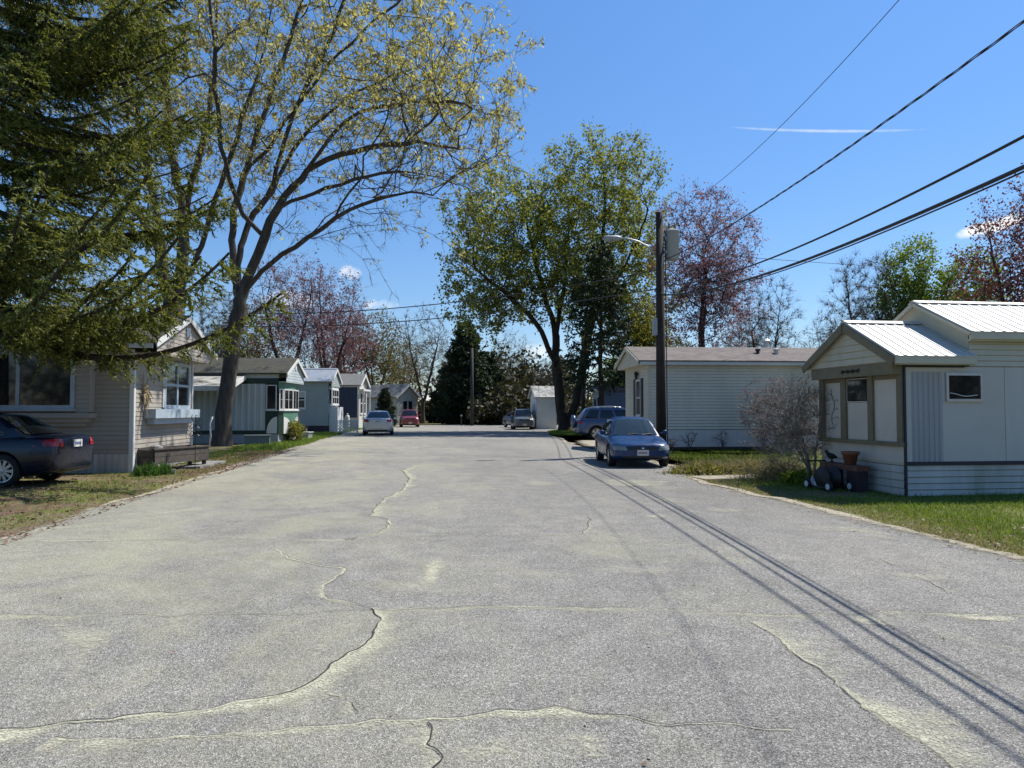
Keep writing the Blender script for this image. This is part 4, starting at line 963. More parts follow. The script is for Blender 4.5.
    # wheels
    for axx in (ax_f, ax_r):
        for sy in (-1, 1):
            o_ = (axx, sy*(W/2-.22), wr); t_ = .20
            m_ = MB(); m_.lathe(o_, (0, sy, 0), [(wr*.66, 0), (wr*.9, 0), (wr*.98, .025), (wr, .05), (wr, t_-.05), (wr*.98, t_-.022), (wr*.9, t_), (wr*.70, t_-.005), (wr*.66, t_-.03)], 32, closed=True)
            wh = m_.build('wheel', 'black_rubber', root, True); wh.data.set_sharp_from_angle(angle=R(45))
            m_ = MB(); c = Vector(o_)+Vector((0, sy*(t_-.025), 0))
            m_.lathe(c, (0, sy, 0), [(wr*.70, .012), (wr*.70, -.10), (wr*.60, -.10), (wr*.63, .008)], 32, closed=True)
            m_.lathe(c, (0, sy, 0), [(0, .015), (wr*.13, .012), (wr*.16, -.01), (wr*.16, -.05), (0, -.05)], 14)
            for q in range(spokes):
                a = 2*math.pi*q/spokes; wdt = .34*wr*(5/spokes)*.55
                ra = Vector((math.cos(a), 0, math.sin(a))); ta = Vector((-math.sin(a), 0, math.cos(a)))
                P = [c+ra*(wr*.12)+ta*s1*wdt*.7+Vector((0, sy*z_, 0)) for z_ in (-.03, .005) for s1 in (-1, 1)]+[c+ra*(wr*.64)+ta*s1*wdt+Vector((0, sy*z_, 0)) for z_ in (-.03, .004) for s1 in (-1, 1)]
                m_.add(P, [(0, 1, 3, 2), (4, 6, 7, 5), (2, 3, 7, 6), (0, 4, 5, 1), (0, 2, 6, 4), (1, 5, 7, 3)])
            m_.build('rim', rimm, wh)
            m_ = MB(); m_.lathe(c-Vector((0, sy*.09, 0)), (0, sy, 0), [(0, 0), (wr*.6, 0)], 20); m_.build('brake_disc', 'black_metal', wh)
    return root

M['paint_navy'] = paint_mat('paint_navy', (0.004, 0.006, 0.020), .0, .22, .0, .25)
M['paint_blue'] = paint_mat('paint_blue', (0.004, 0.030, 0.105), .0, .25, .01, .15)
M['paint_steel_blue'] = paint_mat('paint_steel_blue', (0.055, 0.095, 0.18), .4, .3, .05, .6)
M['paint_silver'] = paint_mat('paint_silver', (0.46, 0.47, 0.46), .45, .3, .1)
M['paint_grey'] = paint_mat('paint_grey', (0.22, 0.23, 0.24), .45, .3, .12)
M['paint_dark_grey'] = paint_mat('paint_dark_grey', (0.10, 0.105, 0.11), .35, .3, .06, .6)
M['paint_red'] = paint_mat('paint_red', (0.22, 0.016, 0.022), .25, .28, .08)
M['paint_white'] = paint_mat('paint_white', (0.55, 0.56, 0.56), .1, .3, .1)

sedan_new = lambda Ln, hf, hb, dk: [(-Ln/2, dk-.10), (-Ln/2+.10, dk-.02), (-Ln/2+.45, dk), (-.9, dk-.02), (0, hb-.02), (.85, hb), (Ln/2-.75, hf+.07), (Ln/2-.3, hf), (Ln/2-.08, hf-.06), (Ln/2, hf-.14)]
# dark sedan on the west verge: tail towards the road
car('parked_car', 'glossy dark navy sedan with chrome window trim parked beneath the spruce by the tan house', 'car', 'paint_navy', (-9.45, 17.35), R(180-6), 4.72, 1.82, 1.47, 2.75, .95, .335,
    sedan_new(4.72, .80, .98, 1.05), (1.15, .35, -1.0, -1.72), .98, (.77, .55), spokes=10, trim='chrome', plate='plate_blue')
# faded blue compact facing us
car('parked_car', 'small faded blue sedan facing the camera on the sandy parking strip by the pole', 'car', 'paint_blue', (6.42, 21.55), R(-90-7), 4.30, 1.70, 1.34, 2.46, .85, .295,
    sedan_new(4.30, .72, .89, .94), (.98, .25, -.88, -1.50), .89, (.70, .52), glass='dusty_glass', spokes=6)
# silver sedan seen from behind
sv = car('parked_car', 'silver sedan with its red tail lights toward us by the navy house', 'car', 'paint_silver', (-2.15, 49.6), R(90+1), 4.65, 1.84, 1.45, 2.7, .95, .32,
    sedan_new(4.65, .78, .97, 1.05), (1.1, .3, -.95, -1.72), .97, (.76, .56), plate='plate_blue'); sv.scale = (1.06, 1.06, 1.06)
suvp = lambda Ln, hf, hb: [(-Ln/2, hb-.18), (-Ln/2+.08, hb-.02), (-Ln/2+.4, hb), (0, hb), (.9, hb-.01), (Ln/2-.7, hf+.08), (Ln/2-.25, hf), (Ln/2-.06, hf-.07), (Ln/2, hf-.16)]
car('parked_car', 'red hatchback facing us beyond the silver sedan', 'suv', 'paint_red', (-.25, 73.0), R(-90+3), 4.3, 1.80, 1.66, 2.6, .85, .34,
    suvp(4.3, .98, 1.10), (1.0, .35, -1.6, -2.0), 1.08, (.78, .62))
car('parked_car', 'dark grey crossover parked beside the white shed with its nose to us', 'suv', 'paint_dark_grey', (9.3, 62.6), R(-90-4), 4.5, 1.83, 1.68, 2.65, .92, .35,
    suvp(4.5, .98, 1.10), (1.0, .3, -1.6, -2.05), 1.08, (.78, .62), rails=True)
car('parked_car', 'pale grey car mostly hidden behind the dark grey crossover', 'car', 'paint_grey', (9.95, 69.5), R(-90+14), 4.5, 1.8, 1.5, 2.65, .92, .33,
    sedan_new(4.5, .80, .97, 1.05), (1.1, .3, -.95, -1.7), .97, (.75, .56))
car('parked_car', 'steel blue SUV with silver roof rails parked tail to the road by the beige house', 'suv', 'paint_steel_blue', (11.05, 39.4), R(-3), 4.6, 1.84, 1.72, 2.66, .95, .365,
    suvp(4.6, .98, 1.12), (1.0, .3, -1.65, -2.12), 1.10, (.80, .64), rails=True, spare=True, clear=.24)

# ------------------------------------------------------------------ utility poles and wires
PX, PY = 8.79, 25.6
root = thing('utility_pole', 'tall dark wooden utility pole with street lamp arm and grey transformer can', 'utility pole', (PX, PY, 0), 0)
mb = MB(); mb.tube([(0, 0, -.1), (0.0, 0, 3), (0.0, 0, 8.68)], [.185, .165, .135], 14); mb.build('pole', 'creosote_pole', root, True)
mb = MB(); mb.lathe((.46, .05, 6.98), (0, 0, 1), [(0, 0), (.24, 0), (.26, .03), (.26, .98), (.275, 1.0), (.275, 1.05), (.12, 1.12), (0, 1.13)], 20); tr = mb.build('transformer', 'transformer_grey', root, True); tr.data.set_sharp_from_angle(angle=R(40))
mb = MB()
for q in (-.1, .12): mb.lathe((.46+q, .02, 8.08), (0, 0, 1), [(.03, 0), (.03, .05), (.055, .07), (.03, .1), (.055, .13), (.03, .16), (.05, .19), (.015, .24), (0, .25)], 10)
mb.build('bushing', 'stone', tr)
mb = MB(); mb.box(WORLD, .12, .24, -.06, .06, 7.2, 7.3); mb.box(WORLD, .12, .24, -.06, .06, 7.7, 7.8); mb.build('bracket', 'galv', tr)
mb = MB(); pts = [(-.12, 0, 7.12), (-.45, -.03, 7.42), (-.8, -.05, 7.60), (-1.15, -.06, 7.68), (-1.5, -.06, 7.69)]; mb.tube(pts, .026, 8); mb.tube([(-.12, 0, 7.35), (-.8, -.05, 7.60)], .012, 6)
la = mb.build('lamp_arm', 'galv', root, True)
mb = MB(); mb.tube([(-1.42, -.06, 7.69), (-1.5, -.06, 7.69), (-1.62, -.06, 7.68), (-2.0, -.06, 7.66), (-2.12, -.06, 7.66)], [.05, .08, .115, .11, .04], 10); mb.build('lamp_head', 'transformer_grey', la, True)
mb = MB(); mb.lathe((-1.83, -.06, 7.60), (0, 0, -1), [(.11, 0), (.09, .05), (.05, .08), (0, .09)], 14); mb.build('lens', 'clear_lens', la, True)
mb = MB(); mb.box(WORLD, -.28, -.15, -.12, .1, 4.25, 4.85); mb.build('junction_box', 'transformer_grey', root)
for z, o_ in ((6.72, .17), (6.06, .17), (5.72, .17), (8.45, .15)):
    mb = MB(); mb.tube([(0, -o_-.10, z), (0, o_, z)], .022, 6); mb.lathe((0, -o_-.06, z), (0, 0, 1), [(.015, -.06), (.05, -.05), (.03, -.02), (.05, 0), (.03, .03), (.045, .05), (0, .06)], 10); mb.build('insulator', 'stone', root)
mb = MB(); mb.tube([(.15, -.1, 8.0), (.17, -.12, 6.2), (.18, -.12, 3.0), (.19, -.12, 0.0)], .018, 6); mb.build('ground_cable', 'wire', root)

SL = .159   # the span heads slightly towards the road as it comes past us
def span_plane(px, py, off=0.0, sl=0.0):
    """point where the ray meets the vertical plane of the span"""
    d = _ray(px, py); X0 = PX+off
    t = (X0-sl*PY)/(d[0]-sl*d[1]); return d[1]*t, EYE+d[2]*t
def wire(label, pix, z0, off=0.0, rad=.012, n=60, group='overhead wires', twist=False, mat_='wire', Yend=-14, dz=0.0, sl=None):
    sl = SL if sl is None else sl
    Ys, Zs = [PY]*3, [z0]*3
    for q in pix:
        y, z = span_plane(*q, off=off, sl=sl); Ys.append(y); Zs.append(z)
    c = np.polyfit(Ys, Zs, 2)
    Y = np.linspace(PY, Yend, n); Z = np.polyval(c, Y)+dz; X = PX+off-sl*(PY-Y)
    pts = [Vector((x, y, z)) for x, y, z in zip(X, Y, Z)]
    mb = MB()
    if twist:
        fine = []
        for i in range(len(pts)-1):
            for k_ in range(6): fine.append(pts[i].lerp(pts[i+1], k_/6))
        for ph in (0, 2.1, 4.2): mb.tube([p+Vector((math.cos(i*.22+ph), 0, math.sin(i*.22+ph)))*.012 for i, p in enumerate(fine)], rad*.8, 4)
    else: mb.tube(pts, rad, 6)
    o = mb.build('overhead_wire', mat_); tag(o, label, 'wire', group); return o
wire('thin topmost wire running from the pole tip over the red maple', [(714, 187), (790, 115), (900, 0)], 8.5, .1, .006, sl=.128)
wire('twisted triplex cable rising from the transformer toward us', [(749, 211), (816, 170), (900, 121), (1023, 14)], 7.0, .25, .010, twist=True, n=90, sl=.137)
wire('single dark cable just above the lowest bundle', [(724, 275), (820, 237), (958, 170), (1023, 138)], 6.06, .03, .016)
wire('thick lowest black communication cable from the pole', [(713, 287), (802, 264), (909, 218), (1015, 169)], 5.72, .0, .022)
wire('slender messenger strand lashed just under the lowest cable', [(713, 289), (802, 266.5), (909, 221.5), (1015, 174)], 5.68, .06, .010)

def sag_wire(label, A, B, sag, rad=.012, n=24, mat_='grey_wire', group='service drops and far wires'):
    A, B = Vector(A), Vector(B)
    mb = MB(); mb.tube([A.lerp(B, i/n)-Vector((0, 0, sag*4*(i/n)*(1-i/n))) for i in range(n+1)], rad, 5)
    o = mb.build('overhead_wire', mat_); tag(o, label, 'wire', group)
sag_wire('upper of two service drops crossing the road to the trailer', (PX, PY, 6.62), (-9.5, 37.5, 6.3), .55, .02, mat_='wire')
sag_wire('lower of two service drops crossing the road to the trailer', (PX, PY, 5.95), (-9.7, 37.7, 5.7), .5, .02, mat_='wire')
fp = at(583, 335, 60)
sag_wire('wire from the main pole back to the thin grey pole at the maple', (PX, PY, 6.6), (fp[0], 60, 6.2), .6)
sag_wire('second wire from the main pole back to the grey pole at the maple', (PX, PY, 5.9), (fp[0], 60, 5.6), .6)
a = at(661, 246, PY); b = at(1090, 274, 60)
sag_wire('pale distant wire running level behind the metal roofs', (PX, PY, 7.3), tuple(b), .25)
q = at(472, 350, 78); sag_wire('faint wire between the two far poles', (fp[0], 60, 6.0), (q[0], 78, 6.6), .5, .014)
for (px, top, Y, lab) in ((583, 330, 60, 'thin weathered grey pole standing beside the big maple trunk'), (472, 348, 78, 'distant slim pole in front of the dark spruces')):
    p = at(px, top, Y); root = thing('utility_pole', lab, 'utility pole', (p[0], Y, 0)); 
    mb = MB(); mb.tube([(0, 0, -.1), (0, 0, p[2])], [.19, .14], 10); mb.build('pole', 'grey_pole', root, True)
    mb = MB(); mb.lathe((0, -.16, p[2]-.4), (0, 0, 1), [(.02, -.07), (.06, -.05), (.03, 0), (.06, .05), (0, .07)], 8); mb.build('insulator', 'stone', root)

# ------------------------------------------------------------------ small things on the verges
# raised planter by the tan house
c0 = gp(154, 472.5); c1 = gp(208, 466.5)
ang = math.atan2(c1[1]-c0[1], c1[0]-c0[0]); ln = math.hypot(c1[0]-c0[0], c1[1]-c0[1])
root = thing('raised_planter', 'dark weathered wooden planter trough in front of the tan house gable', 'planter', (c0[0], c0[1], 0), ang)
mb = MB()
for z in (.20, .385):
    mb.box(WORLD, 0, ln, -.02, .02, z, z+.175); mb.box(WORLD, 0, ln, .58, .62, z, z+.175); mb.box(WORLD, -.02, .02, .021, .579, z, z+.175); mb.box(WORLD, ln-.02, ln+.02, .021, .579, z, z+.175)
mb.build('box', 'old_wood', root)
for x in (.04, ln-.12):
    for y in (.03, .49):
        mb = MB(); mb.box(WORLD, x, x+.08, y, y+.08, 0, .6); mb.build('leg', 'old_wood', root)
mb = MB(); mb.box(WORLD, -.05, ln+.05, -.05, .0, .562, .60); mb.box(WORLD, -.05, ln+.05, .60, .65, .562, .60); mb.build('rim', 'old_wood', root)
mb = MB(); mb.box(WORLD, .025, ln-.025, .025, .575, .4, .53); mb.build('soil', 'soil', root)
r_ = random.Random(8)
for q in range(1):
    mb = MB(); mb.lathe((ln*.2, .3, .53), (0, 0, 1), [(0, 0), (.12, 0), (.17, .05), (.15, .11), (.06, .15), (0, .16)], 12); o = mb.build('garden_stone', 'stone'); o.matrix_world = root.matrix_basis.copy(); tag(o, 'rounded grey stone lying on the soil of the dark planter', 'stone')
# wrought hook in the ground beside the planter
h = gp(195, 470); root = thing('garden_hook', 'slim black shepherd hook with scrolls standing beside the planter', 'garden hook', (h[0], h[1], 0))
mb = MB(); mb.tube([(0, 0, 0), (0, 0, 1.45)], .010, 6); mb.tube([(.0, 0, 1.25)]+[(.11*math.sin(t*.5), 0, 1.36+.09*math.cos(t*.5+.3)) for t in range(12)], .009, 5)
mb.build('stake', 'black_metal', root)
mb = MB()
for s_ in (-1, 1):
    for z in (.95, 1.15): mb.tube([(0, 0, z)]+[(s_*(.05+.10*math.sin(t*.35)), 0, z+.07*math.cos(t*.5)) for t in range(10)], .009, 5)
mb.build('scroll', 'black_metal', root)
# edging boards and stone slab
for (pa, pb, lab) in (((138, 476), (176, 473), 'low grey timber edging in front of the daffodil leaves'), ((200, 469), (226, 463), 'pale flat slab step between planter and maple trunk')):
    A, B = gp(*pa), gp(*pb); d = Vector((B[0]-A[0], B[1]-A[1], 0)); ll = d.length; d.normalize(); fr = Fr((A[0], A[1], 0), d, (-d.y, d.x, 0), (0, 0, 1))
    mb = MB(); 
    if 'slab' in lab: mb.box(fr, 0, ll, 0, .6, 0.0, .07)
    else: mb.box(fr, 0, ll, 0, .09, 0, .10); mb.box(fr, ll*.4, ll*.42, -.03, .12, 0, .13)
    o = mb.build('stone_slab' if 'slab' in lab else 'timber_edging', 'stone'); tag(o, lab, 'paving slab' if 'slab' in lab else 'edging')
# crates and box beside the trailer
p = gp(255, 445.5); root = thing('storage_tub', 'grey lidded storage tub standing on the grass against the trailer', 'tub', (p[0]+.1, p[1], 0), R(10))
mb = MB(); mb.prism(WORLD, [(-.52, -.25), (.52, -.25), (.55, .25), (-.55, .25)], 0, .42); mb.build('body', 'tub_grey', root)
mb = MB(); mb.box(WORLD, -.58, .58, -.30, .30, .42, .47); mb.build('lid', 'tub_grey', root)
p = gp(303, 439); root = thing('planter_box', 'grey wooden planter box at the trailer corner by the shrub', 'planter', (p[0], p[1], 0), R(-15))
mb = MB()
for z in (0.02, .20): mb.box(WORLD, -.42, .42, -.3, .3, z, z+.16)
mb.build('box', 'transformer_grey', root)
mb = MB(); mb.box(WORLD, -.48, .48, -.36, .36, .362, .40); mb.build('rim', 'pale_panel', root)
p = gp(236, 447); 
root = thing('white_cane', 'crooked white plastic downspout leaning beside the maple trunk', 'downspout', (p[0]-1.15, p[1]+.2, 0)); mb = MB(); mb.tube([(0, 0, 0), (.05, 0, .5), (.0, 0, 1.0), (.12, 0, 1.3)], .035, 8); mb.build('pipe', 'white_plastic', root, True)
root.name = 'downspout'
# lattice screen by the grey-green house
p = gp(337, 434); root = thing('lattice_screen', 'white diagonal lattice screen in front of the grey-green house', 'lattice', (p[0], p[1], 0), R(4))
mb = MB(); fr = Fr((0, 0, 0), (1, 0, 0), (0, 0, 1), (0, -1, 0)); Wd, Hd = 1.35, .80
for s_ in (-1, 1):
    k_ = -8
    while k_ < 22:
        x = k_*.2
        a_, b_ = (x, 0.0), (x+Hd*s_, Hd)
        pts = [(a_[0]+(b_[0]-a_[0])*t/40, Hd*t/40) for t in range(41)]; pts = [q_ for q_ in pts if 0 <= q_[0] <= Wd]
        if len(pts) > 1: mb.tube([fr(pts[0][0], pts[0][1]+.05, .008*s_), fr(pts[-1][0], pts[-1][1]+.05, .008*s_)], .024, 4)
        k_ += 1
mb.build('lattice', 'white_trim', root)
mb = MB(); mb.box(fr, -.04, Wd+.04, .85, .92, -.03, .03); mb.box(fr, -.04, Wd+.04, .0, .05, -.03, .03); mb.build('rail', 'white_trim', root)
for x in (-.05, Wd): 
    mb = MB(); mb.box(fr, x-.04, x+.05, 0, .98, -.05, .05); mb.build('post', 'white_trim', root)

# clutter under the porch windows of the near house
root = thing('potting_bench', 'low red-brown plank bench on plum crates under the porch', 'bench', (8.52, 13.35, 0), R(90))
mb = MB(); mb.box(WORLD, -.15, 1.15, -.14, .14, .40, .50); mb.build('seat', 'red_wood', root)
for x in (-.1, .72):
    mb = MB(); mb.box(WORLD, x, x+.32, -.12, .12, 0, .398); mb.build('crate', 'plum', root)
root = thing('flower_pot', 'large terracotta flower pot standing on the plank bench', 'flower pot', (8.50, 13.60, .50))
mb = MB(); mb.lathe((0, 0, 0), (0, 0, 1), [(0, 0), (.10, 0), (.145, .20), (.17, .20), (.17, .26), (.145, .26), (.13, .2), (0, .2)], 20); mb.build('pot', 'terracotta', root, True)
mb = MB(); mb.lathe((0, 0, .2), (0, 0, 1), [(0, .035), (.13, .01)], 14); mb.build('soil', 'soil', root)
root = thing('garden_figure', 'small dark bird-shaped garden ornament on the plank bench end', 'ornament', (8.52, 14.28, .50), R(180))
mb = MB(); mb.tube([(-.12, 0, .10), (-.05, 0, .12), (.03, 0, .13), (.09, 0, .18), (.12, 0, .23), (.16, 0, .235)], [.01, .05, .065, .04, .035, .006], 8); mb.build('bird', 'soot', root, True)
mb = MB(); mb.lathe((0, 0, 0), (0, 0, 1), [(0, 0), (.07, 0), (.02, .03), (.015, .09), (0, .09)], 10); mb.build('base', 'soot', root)
root = thing('hose_reel_cart', 'dark garden cart with big black drum and small white wheels', 'hose reel', (8.12, 13.75, 0), R(96))
mb = MB(); mb.lathe((.0, -.16, .24), (0, 1, 0), [(0, 0), (.21, 0), (.22, .02), (.22, .06), (.15, .08), (.15, .24), (.22, .26), (.22, .3), (.21, .32), (0, .32)], 24); mb.build('drum', 'black_plastic', root, True)
mb = MB(); mb.tube([(-.28, -.2, .06), (.3, -.2, .06), (.3, -.2, .35), (.36, -.2, .55), (.36, .2, .55), (.3, .2, .35), (.3, .2, .06), (-.28, .2, .06)], .018, 6); mb.build('frame', 'black_metal', root)
for x in (-.34, .32):
    for y in (-.24, .24):
        mb = MB(); mb.lathe((x, y-.03, .10), (0, 1, 0), [(0, 0), (.09, 0), (.10, .015), (.10, .045), (.09, .06), (0, .06)], 18); wh = mb.build('wheel', 'black_rubber', root, True)
        mb = MB(); mb.lathe((x, y-.034, .10), (0, 1, 0), [(0, 0), (.06, 0), (.06, .068), (0, .068)], 14); mb.build('hub', 'white_plastic', wh)
for i, (px, py, lab) in enumerate(((812, 487, 'white plastic jug lying in the weeds by the bare bush'), (819, 489, 'second white jug tipped beside the hose reel cart'))):
    p = gp(px, py); root = thing('plastic_jug', lab, 'jug', (p[0], p[1], .09), R(40+70*i))
    mb = MB(); mb.lathe((-.12, 0, 0), (1, 0, 0), [(0, 0), (.08, 0), (.09, .02), (.09, .16), (.05, .22), (.03, .24), (.03, .27), (0, .27)], 14); mb.build('body', 'white_plastic', root, True)
    mb = MB(); mb.tube([(.0, 0, .08), (.03, 0, .12), (.09, 0, .10), (.12, 0, .03)], .012, 6); mb.build('handle', 'white_plastic', root)

# more of what stands about the homes
root = thing('house_steps', 'small wooden steps at the shaded side of the grey-green house', 'steps', (-7.55, 52.55, 0), R(-6))
for q in range(3):
    mb = MB(); mb.box(WORLD, -.5, .5, -.3*(3-q), -.3*(2-q)-.004, .18*q+.12, .18*q+.17); mb.build('tread', 'old_wood', root)
for x in (-.46, .42):
    mb = MB(); mb.prism(Fr((x, 0, 0), (0, -1, 0), (0, 0, 1), (1, 0, 0)), [(0, 0), (.9, 0), (.9, .12), (0, .48)], 0, .04); mb.build('stringer', 'old_wood', root)
root = thing('gas_tank', 'pale upright propane tank behind the lattice by the navy house', 'gas tank', (-5.3, 62.9, 0))
mb = MB(); mb.lathe((0, 0, .05), (0, 0, 1), [(0, 0), (.18, .02), (.2, .08), (.2, 1.0), (.17, 1.12), (.06, 1.18), (.08, 1.2), (.08, 1.3), (0, 1.3)], 16); mb.build('tank', 'pale_panel', root, True)
mb = MB(); mb.lathe((0, 0, 0), (0, 0, 1), [(.17, 0), (.17, .06), (.15, .06)], 16); mb.build('foot_ring', 'galv', root)
p = gp(497, 432.5); root = thing('mailbox', 'little rusty mailbox on a post at the road end', 'mailbox', (p[0]-1.0, 77.5, 0))
mb = MB(); mb.box(WORLD, -.05, .05, -.05, .05, 0, 1.0); mb.build('post', 'old_wood', root)
mb = MB(); mb.prism(Fr((0, -.25, 1.0), (1, 0, 0), (0, 0, 1), (0, 1, 0)), [(-.09, 0), (.09, 0), (.09, .12), (.05, .18), (-.05, .18), (-.09, .12)], 0, .5); mb.build('box', 'galv', root)
# air conditioner by the beige house
p = gp(783, 451.5); root = thing('air_conditioner', 'beige outdoor air conditioner standing against the beige house', 'air conditioner', (p[0], p[1]-.35, 0), R(-3))
mb = MB(); mb.box(WORLD, -.45, .45, -.22, .22, .06, .82); mb.build('housing', 'ac_unit', root)
mb = MB()
for q in range(14): mb.box(WORLD, -.40, .40, -.235, -.222, .14+q*.045, .155+q*.045)
mb.build('grille', 'black_metal', root)
mb = MB(); mb.box(WORLD, -.5, .5, -.28, .28, 0, .06); mb.build('base', 'stone', root)

# ------------------------------------------------------------------ trees
def ell(r, n, c, rad, power=0.45, zmin=None):
    d = r.normal(size=(n, 3)); d /= np.linalg.norm(d, axis=1)[:, None]
    p = np.array(c)+d*np.array(rad)*(r.random(n)**power)[:, None]
    return p if zmin is None else p[p[:, 2] > zmin]

def skeleton(r, limbs, targets, step=.7, jit=.07, up=.12, bow=.35):
    """limbs: first starts at the ground, the others spring from the nearest node; targets are reached from the nearest well-placed node"""
    cap = 60000; P = np.zeros((cap, 3)); D = np.zeros((cap, 3)); par = np.full(cap, -1); n = 0
    def push(p, d, q):
        nonlocal n
        P[n] = p; D[n] = d/(np.linalg.norm(d)+1e-9); par[n] = q; n += 1; return n-1
    for li, lb in enumerate(limbs):
        lb = np.array(lb, float); 
        k = len(lb); tt = np.linspace(0, k-1, max(k, int(np.sum(np.linalg.norm(np.diff(lb, axis=0), axis=1))/step)+1))
        if k > 3:   # smooth a little
            fine = np.stack([np.interp(tt, np.arange(k), lb[:, i]) for i in range(3)], 1)
            for _ in range(2): fine[1:-1] = .25*fine[:-2]+.5*fine[1:-1]+.25*fine[2:]
        else: fine = np.stack([np.interp(tt, np.arange(k), lb[:, i]) for i in range(3)], 1)
        fine[1:] += r.normal(size=fine[1:].shape)*step*jit*.6
        if li == 0: q = push(fine[0], np.array([0, 0, 1.]), -1)
        else: q = int(np.argmin(np.linalg.norm(P[:n]-fine[0], axis=1)))
        for p in fine[1:]: q = push(p, p-P[q], q)
    base = P[:n].mean(0)
    order = np.argsort(np.min(np.linalg.norm(targets[:, None, :]-P[None, :n:2, :], axis=2), axis=1))
    for t in targets[order]:
        v = t-P[:n]; d = np.linalg.norm(v, axis=1)+1e-6
        cs = np.sum(v*D[:n], axis=1)/d
        cost = d*(1.85-.95*cs)+.35*np.maximum(0, P[:n, 2]-t[2])
        q = int(np.argmin(cost)); dd = d[q]; k = max(1, int(dd/step+.5))
        if n+k >= cap: break
        A = P[q].copy(); c1 = A+D[q]*dd*bow; c2 = t-np.array([0, 0, up])*dd-(t-A)*.3; pr = q
        for i in range(1, k+1):
            s = i/k
            p = (1-s)**3*A+3*(1-s)**2*s*c1+3*(1-s)*s*s*c2+s**3*t+r.normal(size=3)*step*jit
            pr = push(p, p-P[pr], pr)
    return P[:n].copy(), D[:n].copy(), par[:n].copy()

def tree_mesh(r, P, par, R0, rt, thick=.05, twigs=0, tl=.6, droop=0.0, twig_r=None, base_flare=1.35):
    n = len(P); cnt = np.zeros(n); kids = np.bincount(par[1:], minlength=n)
    cnt[kids == 0] = 1.0
    for i in range(n-1, 0, -1): cnt[par[i]] += cnt[i]
    e = math.log(max(2, cnt[0]))/math.log(R0/rt); rad = rt*cnt**(1/e)
    # flare at the foot
    z0 = P[0, 2]; rad = rad*(1+(base_flare-1)*np.exp(-np.maximum(0, P[:, 2]-z0)/(R0*1.4)))
    children = [[] for _ in range(n)]
    for i in range(1, n): children[par[i]].append(i)
    mb = MB(); starts = [(0, 0)]
    thinA, thinB = [], []
    stack = [0]; done = set()
    while stack:
        s = stack.pop(); chain = [s] if par[s] < 0 else [par[s], s]; c = s
        while children[c]:
            ch = sorted(children[c], key=lambda k: -rad[k]); 
            for k in ch[1:]: stack.append(k)
            c = ch[0]; chain.append(c)
        rr = [rad[k] for k in chain]
        if par[s] >= 0: rr[0] = rad[s]*1.05
        cut = len(chain)
        for i_, v_ in enumerate(rr):
            if v_ < thick: cut = i_+1; break
        if cut >= 2 and rr[0] >= thick:
            mb.tube([P[k] for k in chain[:cut]], rr[:cut], 9 if rr[0] > .15 else 6, cap=False); st = cut-1
        else: st = 0
        for i_ in range(st, len(chain)-1):
            thinA.append((P[chain[i_]], rr[i_])); thinB.append((P[chain[i_+1]], rr[i_+1]))
    A = np.array([a for a, _ in thinA]) if thinA else np.zeros((0, 3)); B = np.array([b for b, _ in thinB]) if thinB else np.zeros((0, 3))
    ra = np.array([x for _, x in thinA]); rb = np.array([x for _, x in thinB])
    tips = P[rad < thick*.7] if (rad < thick*.7).any() else P
    TA = TB = None
    if twigs:
        tid = np.where(rad < thick*.7)[0]; tid = tid[par[tid] >= 0]; tid = tid if len(tid) else np.arange(1, n)
        idx = tid[r.integers(0, len(tid), twigs)]; a = P[idx]; dp = P[idx]-P[par[idx]]; dp /= np.linalg.norm(dp, axis=1)[:, None]+1e-9
        d = dp*1.0+r.normal(size=(twigs, 3))*.58; d[:, 2] += .12-droop
        d /= np.linalg.norm(d, axis=1)[:, None]; l = tl*(.4+.9*r.random(twigs))
        m = a+d*l[:, None]*.5+r.normal(size=a.shape)*l[:, None]*.06; b = a+d*l[:, None]; b[:, 2] -= droop*l*.3
        tw = twig_r or rt*.8
        A = np.vstack([A, a, m]); B = np.vstack([B, m, b]); ra = np.concatenate([ra, np.full(twigs, tw), np.full(twigs, tw*.75)]); rb = np.concatenate([rb, np.full(twigs, tw*.75), np.full(twigs, tw*.4)])
        TA, TB = m, b
    V = np.array(mb.v).reshape(-1, 3) if mb.v else np.zeros((0, 3)); Fq = [f for f in mb.f]
    t = B-A; ln = np.linalg.norm(t, axis=1)[:, None]+1e-9; t = t/ln
    ref = np.where(np.abs(t[:, :1]) < .8, np.array([[1., 0, 0]]), np.array([[0, 1., 0]])); u = np.cross(t, ref); u /= np.linalg.norm(u, axis=1)[:, None]; w = np.cross(t, u)
    k = 3; ring = []
    for X, rd in ((A, ra), (B, rb)):
        for j in range(k):
            an = 2*math.pi*j/k; ring.append(X+(u*math.cos(an)+w*math.sin(an))*rd[:, None])
    ringV = np.stack(ring, 1).reshape(-1, 3); m = len(A); off = len(V)
    idx = off+np.arange(m)[:, None]*6
    thinF = np.concatenate([np.concatenate([idx+j, idx+(j+1) % 3, idx+3+(j+1) % 3, idx+3+j], 1) for j in range(3)], 0)
    allF = np.vstack([np.array(Fq, dtype=np.int64).reshape(-1, 4) if Fq else np.zeros((0, 4), int), thinF])
    return np.vstack([V, ringV]), allF, rad, tips, (TA, TB)

